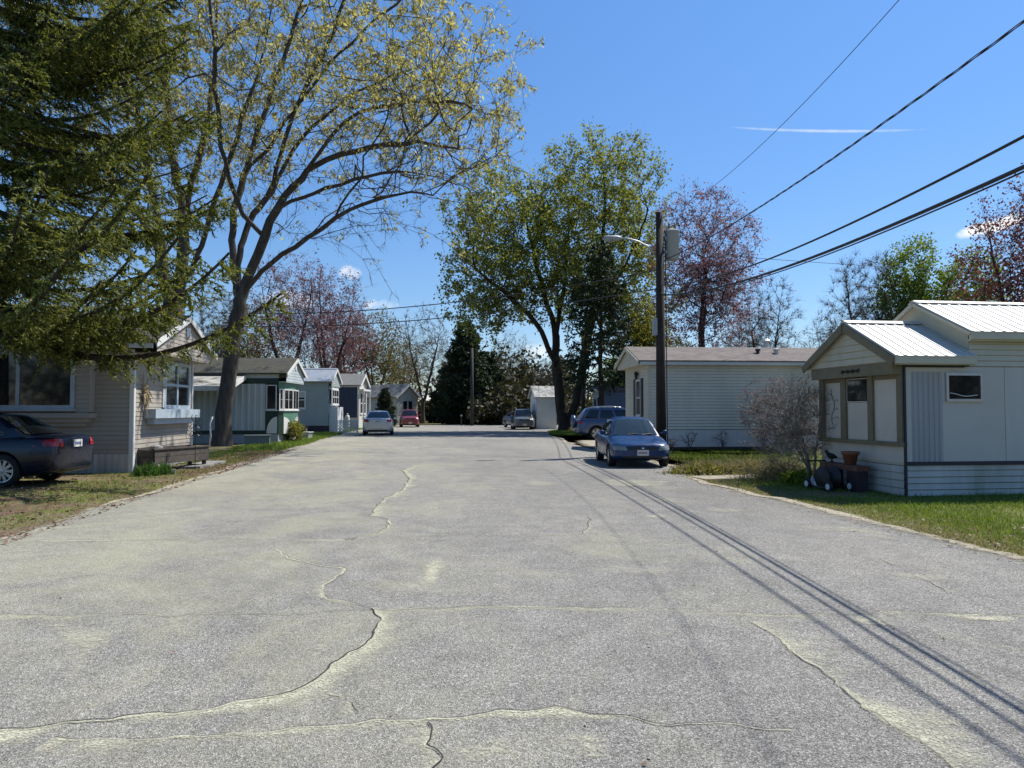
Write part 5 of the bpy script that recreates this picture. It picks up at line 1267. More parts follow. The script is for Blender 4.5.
def leaves(r, pts, n, spread, size, aspect=1.7, hang=0.0, flat=0.0):
    """n leaf-shaped kites scattered about points"""
    c = pts[r.integers(0, len(pts), n)]+r.normal(size=(n, 3))*spread
    d = r.normal(size=(n, 3)); d[:, 2] -= hang; d /= np.linalg.norm(d, axis=1)[:, None]
    q = r.normal(size=(n, 3)); q[:, 2] += flat; s_ = np.cross(d, q); s_ /= np.linalg.norm(s_, axis=1)[:, None]
    l = (size*(.6+.8*r.random(n)))[:, None]; w = l/aspect
    V = np.stack([c, c+d*l*.45+s_*w*.5, c+d*l, c+d*l*.45-s_*w*.5], 1).reshape(-1, 3)
    return V, np.arange(4*n).reshape(n, 4)

def plant_tree(name, label, cat, base, V, Fc, bark, LV=None, LF=None, leafm=None, group=None, crown='crown'):
    b = np.array(base, float); root = thing(name, label, cat, tuple(b), 0, group)
    np_mesh('trunk', V-b, Fc, bark, root, True)
    if LV is not None: np_mesh(crown, LV-b, LF, leafm, root)
    return root

TG = 'trees along the road'
# ---- the big maple leaning over the road
r = np.random.default_rng(27)
Y0 = 33.5; bp = gp(221, 446); base = np.array([bp[0], bp[1], 0.0]); Y0 = bp[1]
def path(pts, y0, y1): return [at(x, y, y0+(y1-y0)*i/(len(pts)-1)) for i, (x, y) in enumerate(pts)]
limbs = [[base]+path([(226, 400), (232, 350), (237, 315), (244, 293)], Y0, Y0)]
limbs += [path([(244, 293), (268, 262), (300, 243), (340, 214), (375, 199), (408, 191), (440, 196), (468, 212), (488, 236)], Y0, Y0-6),
          path([(244, 293), (256, 255), (278, 205), (300, 178), (325, 158), (372, 146), (420, 142), (455, 148)], Y0, Y0-1),
          path([(238, 312), (237, 262), (247, 225), (270, 195), (300, 135), (350, 95), (400, 72), (445, 58)], Y0, Y0+4),
          path([(240, 300), (232, 262), (233, 215), (243, 178), (262, 120), (285, 60), (305, -10), (330, -80)], Y0, Y0+3),
          path([(262, 162), (300, 100), (345, 45), (400, 0), (450, -40)], Y0, Y0-5),
          path([(247, 225), (225, 170), (215, 100), (213, 30), (205, -60)], Y0, Y0-4),
          path([(278, 205), (330, 187), (390, 170), (450, 180), (498, 204)], Y0-.3, Y0-4), path([(300, 178), (340, 122), (392, 102), (450, 100), (503, 112)], Y0-.5, Y0-4),
          path([(300, 243), (350, 226), (402, 222), (440, 236), (466, 264)], Y0-2, Y0-7), path([(270, 195), (290, 120), (330, 40), (360, -40)], Y0+1, Y0-2),
          path([(340, 214), (365, 240), (380, 275), (400, 300)], Y0-3, Y0-5),
          path([(320, 229), (345, 250), (372, 258), (372, 285)], Y0-3, Y0-2)]
T = np.vstack([ell(r, 900, (-4.3, Y0, 17.6), (9.8, 7.5, 8.8), .5), ell(r, 330, (-.3, Y0-2, 12.6), (5.4, 4.8, 4.2), .6), ell(r, 260, (-4, Y0, 23), (7.5, 7, 4), .6), ell(r, 260, (1.2, Y0, 16.0), (4.4, 5, 3.0), .6), ell(r, 120, (-6.5, Y0-1, 12.5), (3.0, 4, 3), .6), ell(r, 260, (-.6, Y0-7, 13.2), (4.4, 4.2, 4.0), .6)])  # last lobe is crown added toward us to dapple the tan gable
lowcut = 8.0+np.maximum(0, (-3.5-T[:, 0]))*.55
T = T[(T[:, 2] > lowcut) & (T[:, 0] < 6.2-np.abs(T[:, 2]-17)*.12)]
P, D, par = skeleton(r, limbs, T, .62, .10, .12)
V, Fc, rad, tips, tw = tree_mesh(r, P, par, .33, .009, .045, 13000, .5, .06, .0062, 1.6)
allp = np.vstack([tw[1], tw[0]]); keepp = np.clip((allp[:, 2]-10.5)/6.0, .10, 1)*np.clip(1.25-(allp[:, 0]+1)*.03, .5, 1)
allp = allp[r.random(len(allp)) < keepp]
LV, LF = leaves(r, allp[r.integers(0, len(allp), 8500)], 40000, .085, .165, 2.2, 1.3)
big_maple = plant_tree('maple_tree', 'huge bare-limbed maple with yellow flower tassels leaning over the road by the trailer', 'tree', base, V, Fc, 'bark_maple', LV, LF, 'leaf_tassel', TG)

# ---- several-stemmed maple behind the tan house
r = np.random.default_rng(22); Y1 = 39.0
base = at(178, 400, Y1); base[2] = 0
limbs = [[base]+path([(178, 360), (176, 335)], Y1, Y1), path([(176, 335), (166, 290), (155, 208), (140, 130), (120, 40), (105, -40)], Y1, Y1-2), path([(177, 330), (181, 283), (187, 195), (204, 146), (212, 88), (217, 0), (222, -60)], Y1, Y1+1),
         path([(180, 290), (200, 250), (218, 190), (240, 130), (262, 60), (275, -10)], Y1, Y1-2), path([(160, 250), (130, 200), (95, 150), (60, 90)], Y1, Y1+2), path([(185, 220), (170, 150), (165, 60), (160, -40)], Y1, Y1)]
T = np.vstack([ell(r, 900, (-13.2, Y1, 19), (8.2, 6, 9), .5)]); T = T[T[:, 2] > 9.5]
P, D, par = skeleton(r, limbs, T, .8, .09, .15)
V, Fc, rad, tips, tw = tree_mesh(r, P, par, .52, .009, .05, 12000, .55, .05, .0065)
ap = np.vstack([tw[1], tw[0]]); ap = ap[ap[:, 2] > 12]
LV, LF = leaves(r, ap[r.integers(0, len(ap), 6500)], 28000, .085, .165, 2.2, 1.2)
plant_tree('maple_tree', 'tall many-stemmed budding maple rising behind the tan house', 'tree', base, V, Fc, 'bark_grey', LV, LF, 'leaf_tassel', TG)

# ---- the big maple at the shed
r = np.random.default_rng(23); Y2 = 59.0
bp = gp(566, 431.5); base = np.array([bp[0], bp[1], 0.0]); Y2 = bp[1]
limbs = [[base]+path([(562, 420), (560, 400), (557, 370)], Y2, Y2), path([(557, 370), (548, 345), (535, 320), (512, 298), (488, 280), (468, 262)], Y2, Y2-2), path([(557, 372), (556, 330), (540, 280), (528, 230), (520, 185)], Y2, Y2+2),
         path([(566, 428), (578, 400), (584, 360), (594, 310), (602, 250), (606, 190), (600, 155)], Y2, Y2-1), path([(594, 310), (620, 275), (640, 235), (650, 200)], Y2-1, Y2-3), path([(556, 330), (565, 280), (570, 220), (565, 180)], Y2, Y2+3),
         path([(535, 320), (510, 320), (485, 325)], Y2, Y2-3), path([(590, 340), (620, 325), (645, 310)], Y2, Y2-2)]
cx = base[0]
T = np.vstack([ell(r, 420, (cx-4.3, Y2, 14.6), (5.6, 6, 6.2), .5), ell(r, 480, (cx+2.6, Y2, 16.4), (5.6, 6, 7.2), .5), ell(r, 170, (cx-1.0, Y2, 11.0), (8.8, 5.5, 3.4), .55), ell(r, 160, (cx+4.0, Y2-1, 10.2), (4.5, 4, 4.8), .55), ell(r, 90, (cx-6.0, Y2-1, 9.6), (3.2, 3.5, 3.4), .55)])
T = T[T[:, 2] > 5.6]
P, D, par = skeleton(r, limbs, T, .8, .09, .15)
V, Fc, rad, tips, tw = tree_mesh(r, P, par, .52, .011, .06, 12000, .75, .05, .0085)
ap = np.vstack([tw[1], tw[0], tips])
LV, LF = leaves(r, ap, 60000, .15, .21, 1.6, .3)
plant_tree('maple_tree', 'broad twin-trunked maple in young olive leaf beside the white shed', 'tree', base, V, Fc, 'bark_dark', LV, LF, 'leaf_olive', TG)

# ---- generic broadleaf trees
def broadleaf(name, label, base, H_, crown_r, R0, nt, leafm, nleaf, lsize, seed, bark='bark_grey', z0=.3, twigs=2500, stems=1, aspect=1.6, lean=0.0, tl=.6, rt=.010, spread=.15, thick=.05, fork=.45):
    r = np.random.default_rng(seed); b = np.array([base[0], base[1], 0.0]); top = b+np.array([lean, 0, H_*.80])
    limbs = []
    if stems == 1: limbs.append([b, b+(top-b)*.25+r.normal(size=3)*.12, b+(top-b)*.5+r.normal(size=3)*.2, b+(top-b)*.78+r.normal(size=3)*.3, top])
    else:
        limbs.append([b, b+np.array([0, 0, H_*.10]), b+np.array([0, 0, H_*.17])])
        for s in range(stems):
            a = 2*math.pi*s/stems+r.uniform(0, .6); e = np.array([math.cos(a), math.sin(a), 0])*crown_r*.55
            limbs.append([b+np.array([0, 0, H_*.16]), b+e*.35+np.array([lean*.3, 0, H_*.38]), b+e*.75+np.array([lean*.7, 0, H_*.62]), b+e+np.array([lean, 0, H_*.84])])
    zc = H_*(z0+1)/2; c = b+np.array([lean*.8, 0, zc])
    T = np.vstack([ell(r, nt, c, (crown_r, crown_r, H_*(1-z0)/2), .5), ell(r, nt//4, c+np.array([crown_r*.3, 0, -H_*.1]), (crown_r*.8, crown_r*.8, H_*(1-z0)*.3), .5)])
    P, D, par = skeleton(r, limbs, T, max(.5, H_/22), .10, .18)
    V, Fc, rad, tips, tw = tree_mesh(r, P, par, R0, rt, thick, twigs, tl, .0, rt*.75)
    LV = LF = None
    if nleaf:
        ap = np.vstack([tw[1], tw[0]]) if tw[0] is not None else tips
        LV, LF = leaves(r, ap, nleaf, spread, lsize, aspect, .2)
    return plant_tree(name, label, 'tree', b, V, Fc, bark, LV, LF, leafm, TG)

def gx_(px, Y): return at(px, 420, Y)[0]
red1 = broadleaf('red_maple', 'slender red-budded maple standing tall behind the beige house roof', (gx_(705, 47), 47), 17.0, 3.6, .22, 620, 'leaf_pink', 17000, .14, 31, 'bark_dark', .27, 7500)
red2 = broadleaf('red_maple', 'spreading red-budded maple with forked trunk behind the grey-green house', (gx_(328, 76), 76), 16.3, 4.6, .28, 520, 'leaf_red', 7000, .19, 32, 'bark_dark', .22, 6000, stems=3, spread=.2)
red3 = broadleaf('red_maple', 'mauve-budded maple showing between the leaning maple and the trailer roof', (gx_(286, 72), 72), 16.5, 4.4, .26, 520, 'leaf_pink', 6500, .18, 33, 'bark_dark', .25, 6000, stems=2, spread=.2)
tan1 = broadleaf('budding_tree', 'tan and olive budding tree behind the navy house', (gx_(375, 98), 98), 15.0, 5.0, .24, 420, 'leaf_tan', 8500, .24, 34, 'bark_grey', .15, 3600, stems=3, spread=.25)
bare1 = broadleaf('bare_tree', 'pale bare tree with two trunks at the far end of the road', (gx_(423, 92), 92), 14.6, 3.9, .26, 420, 'leaf_bud', 2600, .15, 35, 'bark_grey', .25, 5200, stems=2)
bare2 = broadleaf('bare_tree', 'thin bare tree just beside the slender red maple', (gx_(765, 52), 52), 12.0, 2.7, .17, 360, 'leaf_bud', 900, .12, 36, 'bark_grey', .2, 5200, stems=2)
bare3 = broadleaf('bare_tree', 'bushy bare tree touching the round green tree above the porch roof', (gx_(868, 50), 50), 13.6, 3.0, .2, 460, 'leaf_bud', 1100, .12, 37, 'bark_grey', .15, 12000, stems=4)
green1 = broadleaf('green_tree', 'rounded bright green tree above the ribbed metal porch roof', (gx_(915, 49), 49), 14.0, 2.7, .2, 330, 'leaf_green', 20000, .19, 38, 'bark_dark', .12, 2600, stems=3, spread=.22)
green2 = broadleaf('green_tree', 'young green tree half hidden by the dark red maple', (gx_(972, 46), 46), 12.8, 2.8, .2, 300, 'leaf_green', 14000, .2, 39, 'bark_dark', .15, 2200, stems=3, spread=.2)
dred = broadleaf('red_maple', 'dark red-leaved maple cut by the frame behind the metal roof', (gx_(1036, 33), 33), 13.3, 3.5, .26, 460, 'leaf_dark_red', 13000, .15, 40, 'bark_dark', .2, 3600, stems=3, spread=.2)
yel1 = broadleaf('green_tree', 'small yellow-green tree peeping above the beige gable', (gx_(645, 52), 52), 9.6, 2.3, .14, 240, 'leaf_yellow', 12000, .2, 41, 'bark_dark', .15, 1800, stems=2, spread=.25)

def again(src, label, px, Y, sc, rz):
    c = copy_tree(src); c.location = (gx_(px, Y), Y, 0); c.scale = (sc, sc, sc); c.rotation_euler = (0, 0, rz); c['label'] = label; return c
again(bare2, 'bare leaning tree over the beige roof near the porch', 832, 60, .90, 2.0)
again(bare2, 'slim bare tree between the red maple and the leaning bare tree', 742, 66, .92, 4.2)
again(bare1, 'bare tree behind the reddish thicket over the beige roof', 805, 84, .66, 1.1)
again(red2, 'low reddish tree above the beige roof behind the chimney', 778, 78, .50, .5)
again(red3, 'small russet tree over the far end of the beige roof', 752, 88, .5, 2.5)
again(yel1, 'yellow-green tree just past the utility pole behind the beige house', 684, 64, .80, 2.2)
again(tan1, 'olive budding tree behind the far white gabled house', 402, 108, .80, 1.9)
again(tan1, 'tan budding tree between the mauve maple and the big leaning trunk', 250, 84, .92, 3.9)
again(red2, 'red-budded tree showing under the leaning maple over the blue roof', 345, 96, .95, 2.2)
again(bare1, 'pale bare tree glimpsed between the dark spruces and the broad maple', 512, 112, .95, 2.7)
again(bare3, 'bushy bare tree behind the trailer roof', 214, 70, .95, .9)
again(bare1, 'bare tree half hidden by spruce boughs behind the tan house', 70, 62, 1.0, 3.3)
again(bare3, 'bare dense tree behind the far white shed', 548, 92, .62, 2.9)
again(bare2, 'bare tree to the far side of the spruces', 452, 118, 1.05, 4.9)
again(green2, 'green tree beyond the grey-blue house', 612, 80, .62, 1.2)
again(tan1, 'olive tree behind the grey-blue house and the SUV', 640, 92, .62, .4)
again(bare3, 'bare tree behind the round green tree', 893, 64, .95, 4.0)

# ---- conifers
def conifer(name, label, base, H_, Rm, seed, z0=.4, whorl=.38, per=5, bl=.26, nl=7, leafm='needle_dark', nsize=.10, droop=.25, R0=.2, aspect=3.0, dens_=.13, azim=None, shape=.85, tilt=.05, second=True, reach=False):
    r = np.random.default_rng(seed); b = np.array([base[0], base[1], 0.0])
    mb = MB(); zs = np.linspace(0, H_, 14)
    mb.tube([(.05*math.sin(z), .05*math.cos(z*.7), z) for z in zs], [R0*(1-z/H_)**.8*(1+.4*math.exp(-z/.4))+.012 for z in zs], 10, cap=False)
    A, Dn, Ln_ = [], [], []; z = z0
    while z < H_*.985:
        k = per if z < H_*.9 else 4
        for j in range(k):
            if reach and z < 6.2 and r.random() < .62: az = r.uniform(-.85, -.25)
            elif azim is not None and r.random() < .5: az = r.uniform(*azim)
            else: az = 2*math.pi*(j+r.random())/k
            Lb = Rm*max(.04, (1-z/H_))**shape*r.uniform(.65, 1.12)
            if reach and z < 6.4 and -1.3 < az < -.3: Lb = min(8.3, Lb*1.2)
            if reach and z < 6.5 and .0 < az < 3.0: Lb *= .3
            if reach and z < 5.2 and (-.3 < az < 0 or az > 5.9): Lb *= .6
            if Lb < .12: continue
            n_ = max(4, int(Lb/.3)); s = np.linspace(0, 1, n_+1); hd = np.array([math.cos(az), math.sin(az)])
            side_ = np.array([-hd[1], hd[0]]); wob = r.normal()*.12
            Pb = np.stack([hd[0]*s*Lb+side_[0]*wob*Lb*s*s, hd[1]*s*Lb+side_[1]*wob*Lb*s*s, z+Lb*(tilt*s*3-droop*np.sin(s*2.2)*.9+droop*.75*s**3)], 1)
            rb = max(.008, .016*Lb)
            mb.tube(Pb, list(rb*(1-.8*s)), 5, cap=False)
            m = max(3, int(Lb/dens_)); ss = r.uniform(.12, 1, m)**.85
            pos = np.stack([np.interp(ss, s, Pb[:, i]) for i in range(3)], 1)
            sg = r.choice([-1, 1], m); fwd = .75
            d = np.stack([hd[0]*fwd+side_[0]*sg*.9, hd[1]*fwd+side_[1]*sg*.9, r.normal(-.55 if reach else -.28, .25, m)], 1)+r.normal(size=(m, 3))*.15
            d /= np.linalg.norm(d, axis=1)[:, None]
            l = bl*(.45+.75*r.random(m))*np.clip(1.25-ss*.6, .35, 1.2)*min(1.6, .6+Lb*.35)
            A.append(pos); Dn.append(d); Ln_.append(l)
            if second:
                q = pos+d*(l*.5)[:, None]; d2 = d+r.normal(size=(m, 3))*.55; d2[:, 2] -= .25; d2 /= np.linalg.norm(d2, axis=1)[:, None]
                A.append(q); Dn.append(d2); Ln_.append(l*.7)
        z += whorl*r.uniform(.7, 1.3)*(1.0 if z < H_*.6 else .75)
    A = np.vstack(A); Dn = np.vstack(Dn); Ln_ = np.concatenate(Ln_); m = len(A)
    # needle sprays: narrow blades along every twig
    t = (np.arange(nl)+.5)/nl
    c = (A[:, None, :]+Dn[:, None, :]*(Ln_[:, None]*t[None, :])[:, :, None]).reshape(-1, 3)
    dd = np.repeat(Dn, nl, 0)+r.normal(size=(m*nl, 3))*.55; dd[:, 2] -= .05; dd /= np.linalg.norm(dd, axis=1)[:, None]
    q = r.normal(size=dd.shape); sd = np.cross(dd, q); sd /= np.linalg.norm(sd, axis=1)[:, None]
    l = (nsize*(.7+.6*r.random(len(c))))[:, None]; w = l/aspect
    V = np.stack([c-dd*l*.15, c+dd*l*.4+sd*w*.5, c+dd*l, c+dd*l*.4-sd*w*.5], 1).reshape(-1, 3)
    root = thing(name, label, 'tree', tuple(b), 0, TG)
    mb.build('trunk', 'bark_dark', root, True); np_mesh('crown', V, np.arange(len(V)).reshape(-1, 4), leafm, root)
    return root
conifer('spruce_tree', 'big olive-green spruce whose boughs hang over the navy sedan and tan house', (-10.65, 18.7), 20.0, 7.0, 51, z0=4.0, whorl=.52, per=6, bl=.46, nl=20, leafm='needle', nsize=.085, droop=.22, R0=.30, aspect=3.0, dens_=.068, azim=(-.55, .35), shape=.5, reach=True, tilt=.0)
sp1 = conifer('spruce_tree', 'tall dark spruce at the far end of the road', (gx_(466, 86), 86), 12.2, 3.7, 52, z0=.4, whorl=.36, per=7, bl=.62, nl=8, nsize=.30, R0=.22, dens_=.17, shape=.55, aspect=2.2)
sp2 = again(sp1, 'lower dark spruce beside the tall far spruce', 489, 90, .74, 2.0)
again(sp1, 'small dark spruce in front of the white gabled house', 385, 77, .33, 1.0)
conifer('spruce_tree', 'ragged dark evergreen in front of the broad maple crown', (gx_(601, 48), 48), 12.9, 3.2, 57, z0=3.6, whorl=.5, per=5, bl=.6, nl=7, nsize=.22, R0=.2, dens_=.18, shape=.5, aspect=2.4)
again(sp1, 'third dark spruce at the edge of the far thicket', 447, 96, .66, 4.0)
again(sp1, 'dark spruce far behind the white shed', 560, 104, .75, 5.0)

# ---- far wooded bank beyond the end of the road, plus an unseen bank behind the camera: one mass
r = np.random.default_rng(61); c = []
for i in range(520):
    x = r.uniform(-75, 95); y = 118+abs(x-8)*-.08+r.uniform(-6, 18); h = r.uniform(2.5, 7.5)*(1.0 if -35 < x < 60 else 1.25)
    c.append(ell(r, 130, (x, y, h*.5), (r.uniform(1.6, 3.4), 2.5, h*.55), .5, .0))
for i in range(330):  # unseen bank behind the camera, added to darken reflections in the glass
    x = r.uniform(-70, 70); y = r.uniform(-62, -42); h = r.uniform(5, 15); c.append(ell(r, 90, (x, y, h*.5), (r.uniform(2, 4), 2.5, h*.55), .5, .0))
for i in range(60):   # brush at the end of the road
    px = r.uniform(476, 562); Y = r.uniform(80, 92); x = at(px, 420, Y)[0]; h = r.uniform(1.8, 5.2); c.append(ell(r, 170, (x, Y, h*.5), (1.6, 1.5, h*.55), .5, 0.0))
for i in range(130):   # taller thicket behind the brush
    px = r.uniform(478, 570); Y = r.uniform(93, 112); x = at(px, 420, Y)[0]; h = r.uniform(4, 10.5); c.append(ell(r, 150, (x, Y, h*.5), (1.9, 1.8, h*.55), .5, 0.0))
for i in range(30):
    px = r.uniform(375, 445); Y = r.uniform(96, 104); x = at(px, 420, Y)[0]; h = r.uniform(1.5, 4.2); c.append(ell(r, 120, (x, Y, h*.5), (1.5, 1.5, h*.55), .5, 0.0))
c = np.vstack(c); V, Fq = leaves(r, c, len(c), .1, .55, 1.5, 0)
kind(np_mesh('far_woods', V, Fq, 'woods'), 'stuff')

# ------------------------------------------------------------------ shrubs and plants
def shrub(name, label, cat, base, H_, Rr, seed, nstem, nt, bark, leafm=None, nleaf=0, lsize=.06, twigs=2500, tl=.3, rt=.004, R0=.03, oz=0.0, off=(0, 0), thick=.012, group=None):
    r = np.random.default_rng(seed); b = np.array([base[0], base[1], 0.0]); limbs = [[b, b+np.array([0, 0, .05]), b+np.array([0, 0, .1])]]
    for s in range(nstem):
        a = r.uniform(0, 6.28); e = np.array([math.cos(a), math.sin(a), 0])*Rr*r.uniform(.2, .8)+np.array([off[0], off[1], 0])
        limbs.append([b+np.array([0, 0, .06]), b+e*.35+np.array([0, 0, H_*.35]), b+e+np.array([0, 0, H_*r.uniform(.55, .9)])])
    c = b+np.array([off[0], off[1], H_*.55])
    T = ell(r, nt, c, (Rr, Rr, H_*.5), .5, .08)
    P, D, par = skeleton(r, limbs, T, .16, .14, .12)
    V, Fc, rad, tips, tw = tree_mesh(r, P, par, R0, rt, thick, twigs, tl, 0, rt*.8)
    LV = LF = None
    if nleaf: LV, LF = leaves(r, np.vstack([tw[1], tw[0]]), nleaf, .04, lsize, 1.8, 0)
    root = plant_tree(name, label, cat, b, V, Fc, bark, LV, LF, leafm, group, 'foliage')
    for ch in root.children:
        if ch.name.startswith('trunk'): ch.name = 'stems'
    return root
bb = gp(816, 484)
shrub('bare_bush', 'big tangled bare bush beside the enclosed porch', 'bush', (bb[0]+.15, bb[1]+.35), 2.25, 1.12, 71, 16, 700, 'twig_grey', 'leaf_bud', 120, .05, 6000, .28, .0042, .05, off=(-.10, .55))
bb = gp(688, 453)
for i, (px, py, h, lab) in enumerate(((672, 452, .55, 'little dark dead shrub at the foot of the beige wall by the pole'), (690, 451.5, .8, 'thin dead stalks against the beige skirting'), (722, 451, .7, 'second clump of dead stalks by the beige skirting'))):
    p = gp(px, py); shrub('dead_shrub', lab, 'shrub', p, h, .35, 80+i, 5, 26, 'twig_red', None, 0, twigs=120, tl=.16, rt=.006, R0=.02, group='dead shrubs under the beige wall')
p = gp(289, 441.5); shrub('leafy_shrub', 'low yellow-green shrub at the green corner of the trailer', 'shrub', (p[0]+.1, p[1]-.9), 1.0, .75, 84, 8, 160, 'twig_red', 'leaf_yellow', 3600, .10, 1200, .2)
bp = at(738, 446, 26.6); shrub('budding_shrub', 'sparse pink-budded shrub in front of the beige siding', 'shrub', (bp[0]+1.2, 27.0), 2.9, .95, 85, 6, 90, 'twig_red', 'leaf_pink', 700, .07, 700, .25, .005, .03)
# tussocks of dead perennials on the lawn between the houses
def tussock(name, label, cat, base, Rx, Ry, H_, n, seed, leafm, group=None, w=.012, lean=.9):
    r = np.random.default_rng(seed); b = np.array([base[0], base[1], 0.0])
    q = r.normal(size=(n, 2))*.42; a = np.stack([q[:, 0]*Rx, q[:, 1]*Ry, np.zeros(n)], 1)
    d = np.stack([r.normal(size=n)*lean, r.normal(size=n)*lean, np.ones(n)], 1); d /= np.linalg.norm(d, axis=1)[:, None]
    l = H_*(.35+.75*r.random(n))*np.exp(-.5*(q**2).sum(1)*1.3)
    sd = np.cross(d, r.normal(size=d.shape)); sd /= np.linalg.norm(sd, axis=1)[:, None]
    m = a+d*l[:, None]*.55; e = a+d*l[:, None]; e[:, 2] -= l*.18; ww = w*(.6+.8*r.random(n))[:, None]
    V = np.stack([a-sd*ww*.5, a+sd*ww*.5, m+sd*ww*.5, m-sd*ww*.5, e+sd*ww*.1, e-sd*ww*.1], 1).reshape(-1, 3)
    i = np.arange(n)[:, None]*6; Fq = np.vstack([np.hstack([i, i+1, i+2, i+3]), np.hstack([i+3, i+2, i+4, i+5])])
    o = np_mesh(name, V, Fq, leafm); o.location = tuple(b); tag(o, label, cat, group); return o
p = gp(705, 475); tussock('garden_clump', 'pale green weedy mound on the lawn nearest the blue compact', 'plant', (p[0]+.25, p[1]+.5), 1.1, .7, .55, 1500, 91, 'straw_leaf', 'weedy clumps on the lawn', .02)
tussock('garden_clump', 'low leafy clump growing through the pale weedy mound', 'plant', (p[0]+.1, p[1]+.35), .8, .5, .42, 900, 92, 'leaf_yellow', 'weedy clumps on the lawn', .03)
for i, (px, py, lab) in enumerate(((748, 474, 'heap of dry arching stems on the lawn'), (775, 474, 'broad dry stem heap beside the bare bush'), (792, 482, 'straw-coloured dead perennials under the bare bush'))):
    p = gp(px, py); tussock('dry_clump', lab, 'plant', (p[0], p[1]+.4), 1.0, .7, .75, 1300, 94+i, 'straw_leaf', 'dry stem heaps on the lawn', .012, 1.2)
p = gp(806, 486); tussock('leafy_plant', 'fresh green leaf clump at the base of the bare bush', 'plant', (p[0], p[1]+.3), .34, .3, .45, 1000, 98, 'leaf_green', None, .04, .7)
for i, (px, py, lab) in enumerate(((146, 476, 'fan of daffodil leaves in front of the planter'), (161, 474.5, 'second fan of daffodil leaves by the planter leg'))):
    p = gp(px, py); tussock('daffodil_leaves', lab, 'plant', (p[0], p[1]), .32, .25, .44, 240, 101+i, 'blade', 'daffodil leaves by the planter', .022, .35)
# planter stalks
# ------------------------------------------------------------------ grass and litter
def blades(name, sampler, n, h, w, m, seed, lean=.5):
    r = np.random.default_rng(seed); xy, hs = sampler(r, n); k = len(xy)
    a = np.concatenate([xy, np.zeros((k, 1))], 1); d = np.stack([r.normal(size=k)*lean, r.normal(size=k)*lean, np.ones(k)], 1); d /= np.linalg.norm(d, axis=1)[:, None]
    l = (h*hs*(.45+.9*r.random(k)))[:, None]; sd = np.stack([r.normal(size=k), r.normal(size=k), np.zeros(k)], 1); sd /= np.linalg.norm(sd, axis=1)[:, None]
    ww = w*(.6+.8*r.random(k))[:, None]
    V = np.stack([a-sd*ww*.5, a+sd*ww*.5, a+d*l], 1).reshape(-1, 3)
    o = np_mesh(name, V, np.arange(3*k).reshape(k, 3), m); return kind(o, 'stuff')
def edge_x(pts, y): return np.interp(y, [p[1] for p in pts], [p[0] for p in pts])
def field(nx, ny, seed):
    g = np.random.default_rng(seed).random((ny, nx))
    for _ in range(2): g = (g+np.roll(g, 1, 0)+np.roll(g, 1, 1)+np.roll(g, -1, 0)+np.roll(g, -1, 1))/5
    g = (g-g.min())/(g.max()-g.min()); return g
FL = field(120, 120, 3)
def patchy(x, y): return FL[(np.floor(y*2.5).astype(int)) % 120, (np.floor(x*2.5).astype(int)) % 120]
def east(r, n):
    y = 4+28*r.random(n)**1.5; x = edge_x(RIGHT_EDGE, y)+.12+r.random(n)**1.2*np.where(y < 17, 6.5, 10)
    ok = ~((x > 8.82) & (y > 12.45) & (y < 15.2)) & ~((y > 16.0) & (y < 26) & (x < 8.1)) & ~((y > 28.6) & (x > 9.3)) & ~((y > 26.5) & (x < 9.6))
    dist = x-edge_x(RIGHT_EDGE, y); f = patchy(x, y)
    keep = ok & (r.random(n) < np.clip(dist*.85-.12, .03, 1)*np.clip(f*2.6-.55, .06, 1))
    x, y, f, dist = x[keep], y[keep], f[keep], dist[keep]
    return np.stack([x, y], 1), np.clip(.5+f, .5, 1.4)*np.clip(.5+dist*.5, .5, 1.1)
def east_dry(r, n):
    y = 4+22*r.random(n)**1.4; x = edge_x(RIGHT_EDGE, y)+.02+1.6*r.random(n)**1.6
    ok = ~((x > 8.82) & (y > 12.45) & (y < 15.2)) & ~((y > 16.0) & (y < 26) & (x < 8.1)); f = patchy(x, y)
    return np.stack([x, y], 1)[ok], np.clip(.4+f, .4, 1.2)[ok]
def west(r, n):
    y = 8+32*r.random(n)**1.3; x = edge_x(LEFT_EDGE, y)-.05-r.random(n)**1.1*np.where(y < 19.5, 9, 2.6)
    f = patchy(x, y); dist = edge_x(LEFT_EDGE, y)-x
    bare = np.exp(-((y-(11.5+.9*(x+7.0)))/.8)**2)*(y < 14.5)
    ok = ~((y > 19.7) & (y < 24.3) & (x < -6.85)) & ~((y > 15.5) & (y < 18.6) & (x < -7.4))
    keep = ok & (r.random(n) < np.clip(dist*1.2, .08, 1)*np.clip(f*3.0-1.05, .02, 1)*(1-bare))
    x, y, f = x[keep], y[keep], f[keep]
    return np.stack([x, y], 1), np.clip(.4+f*.9, .4, 1.3)
blades('grass', east, 170000, .062, .012, 'grass', 111)
blades('grass', west, 110000, .055, .012, 'grass', 112)
blades('dry_grass', lambda r, n: east_dry(r, n), 60000, .04, .010, 'grass_dry', 113, .9)
blades('dry_grass', lambda r, n: west(r, n), 40000, .05, .011, 'grass_dry', 114, .9)
def far_grass(r, n):
    y = 30+45*r.random(n); s = r.random(n) < .5
    x = np.where(s, edge_x(LEFT_EDGE, y)-.1-2.2*r.random(n), edge_x(RIGHT_EDGE, y)+.1+4*r.random(n))
    ok = ~((y < 46) & (x > 6)); return np.stack([x, y], 1)[ok], np.full(ok.sum(), 1.0)
blades('grass', far_grass, 30000, .16, .04, 'grass', 115)
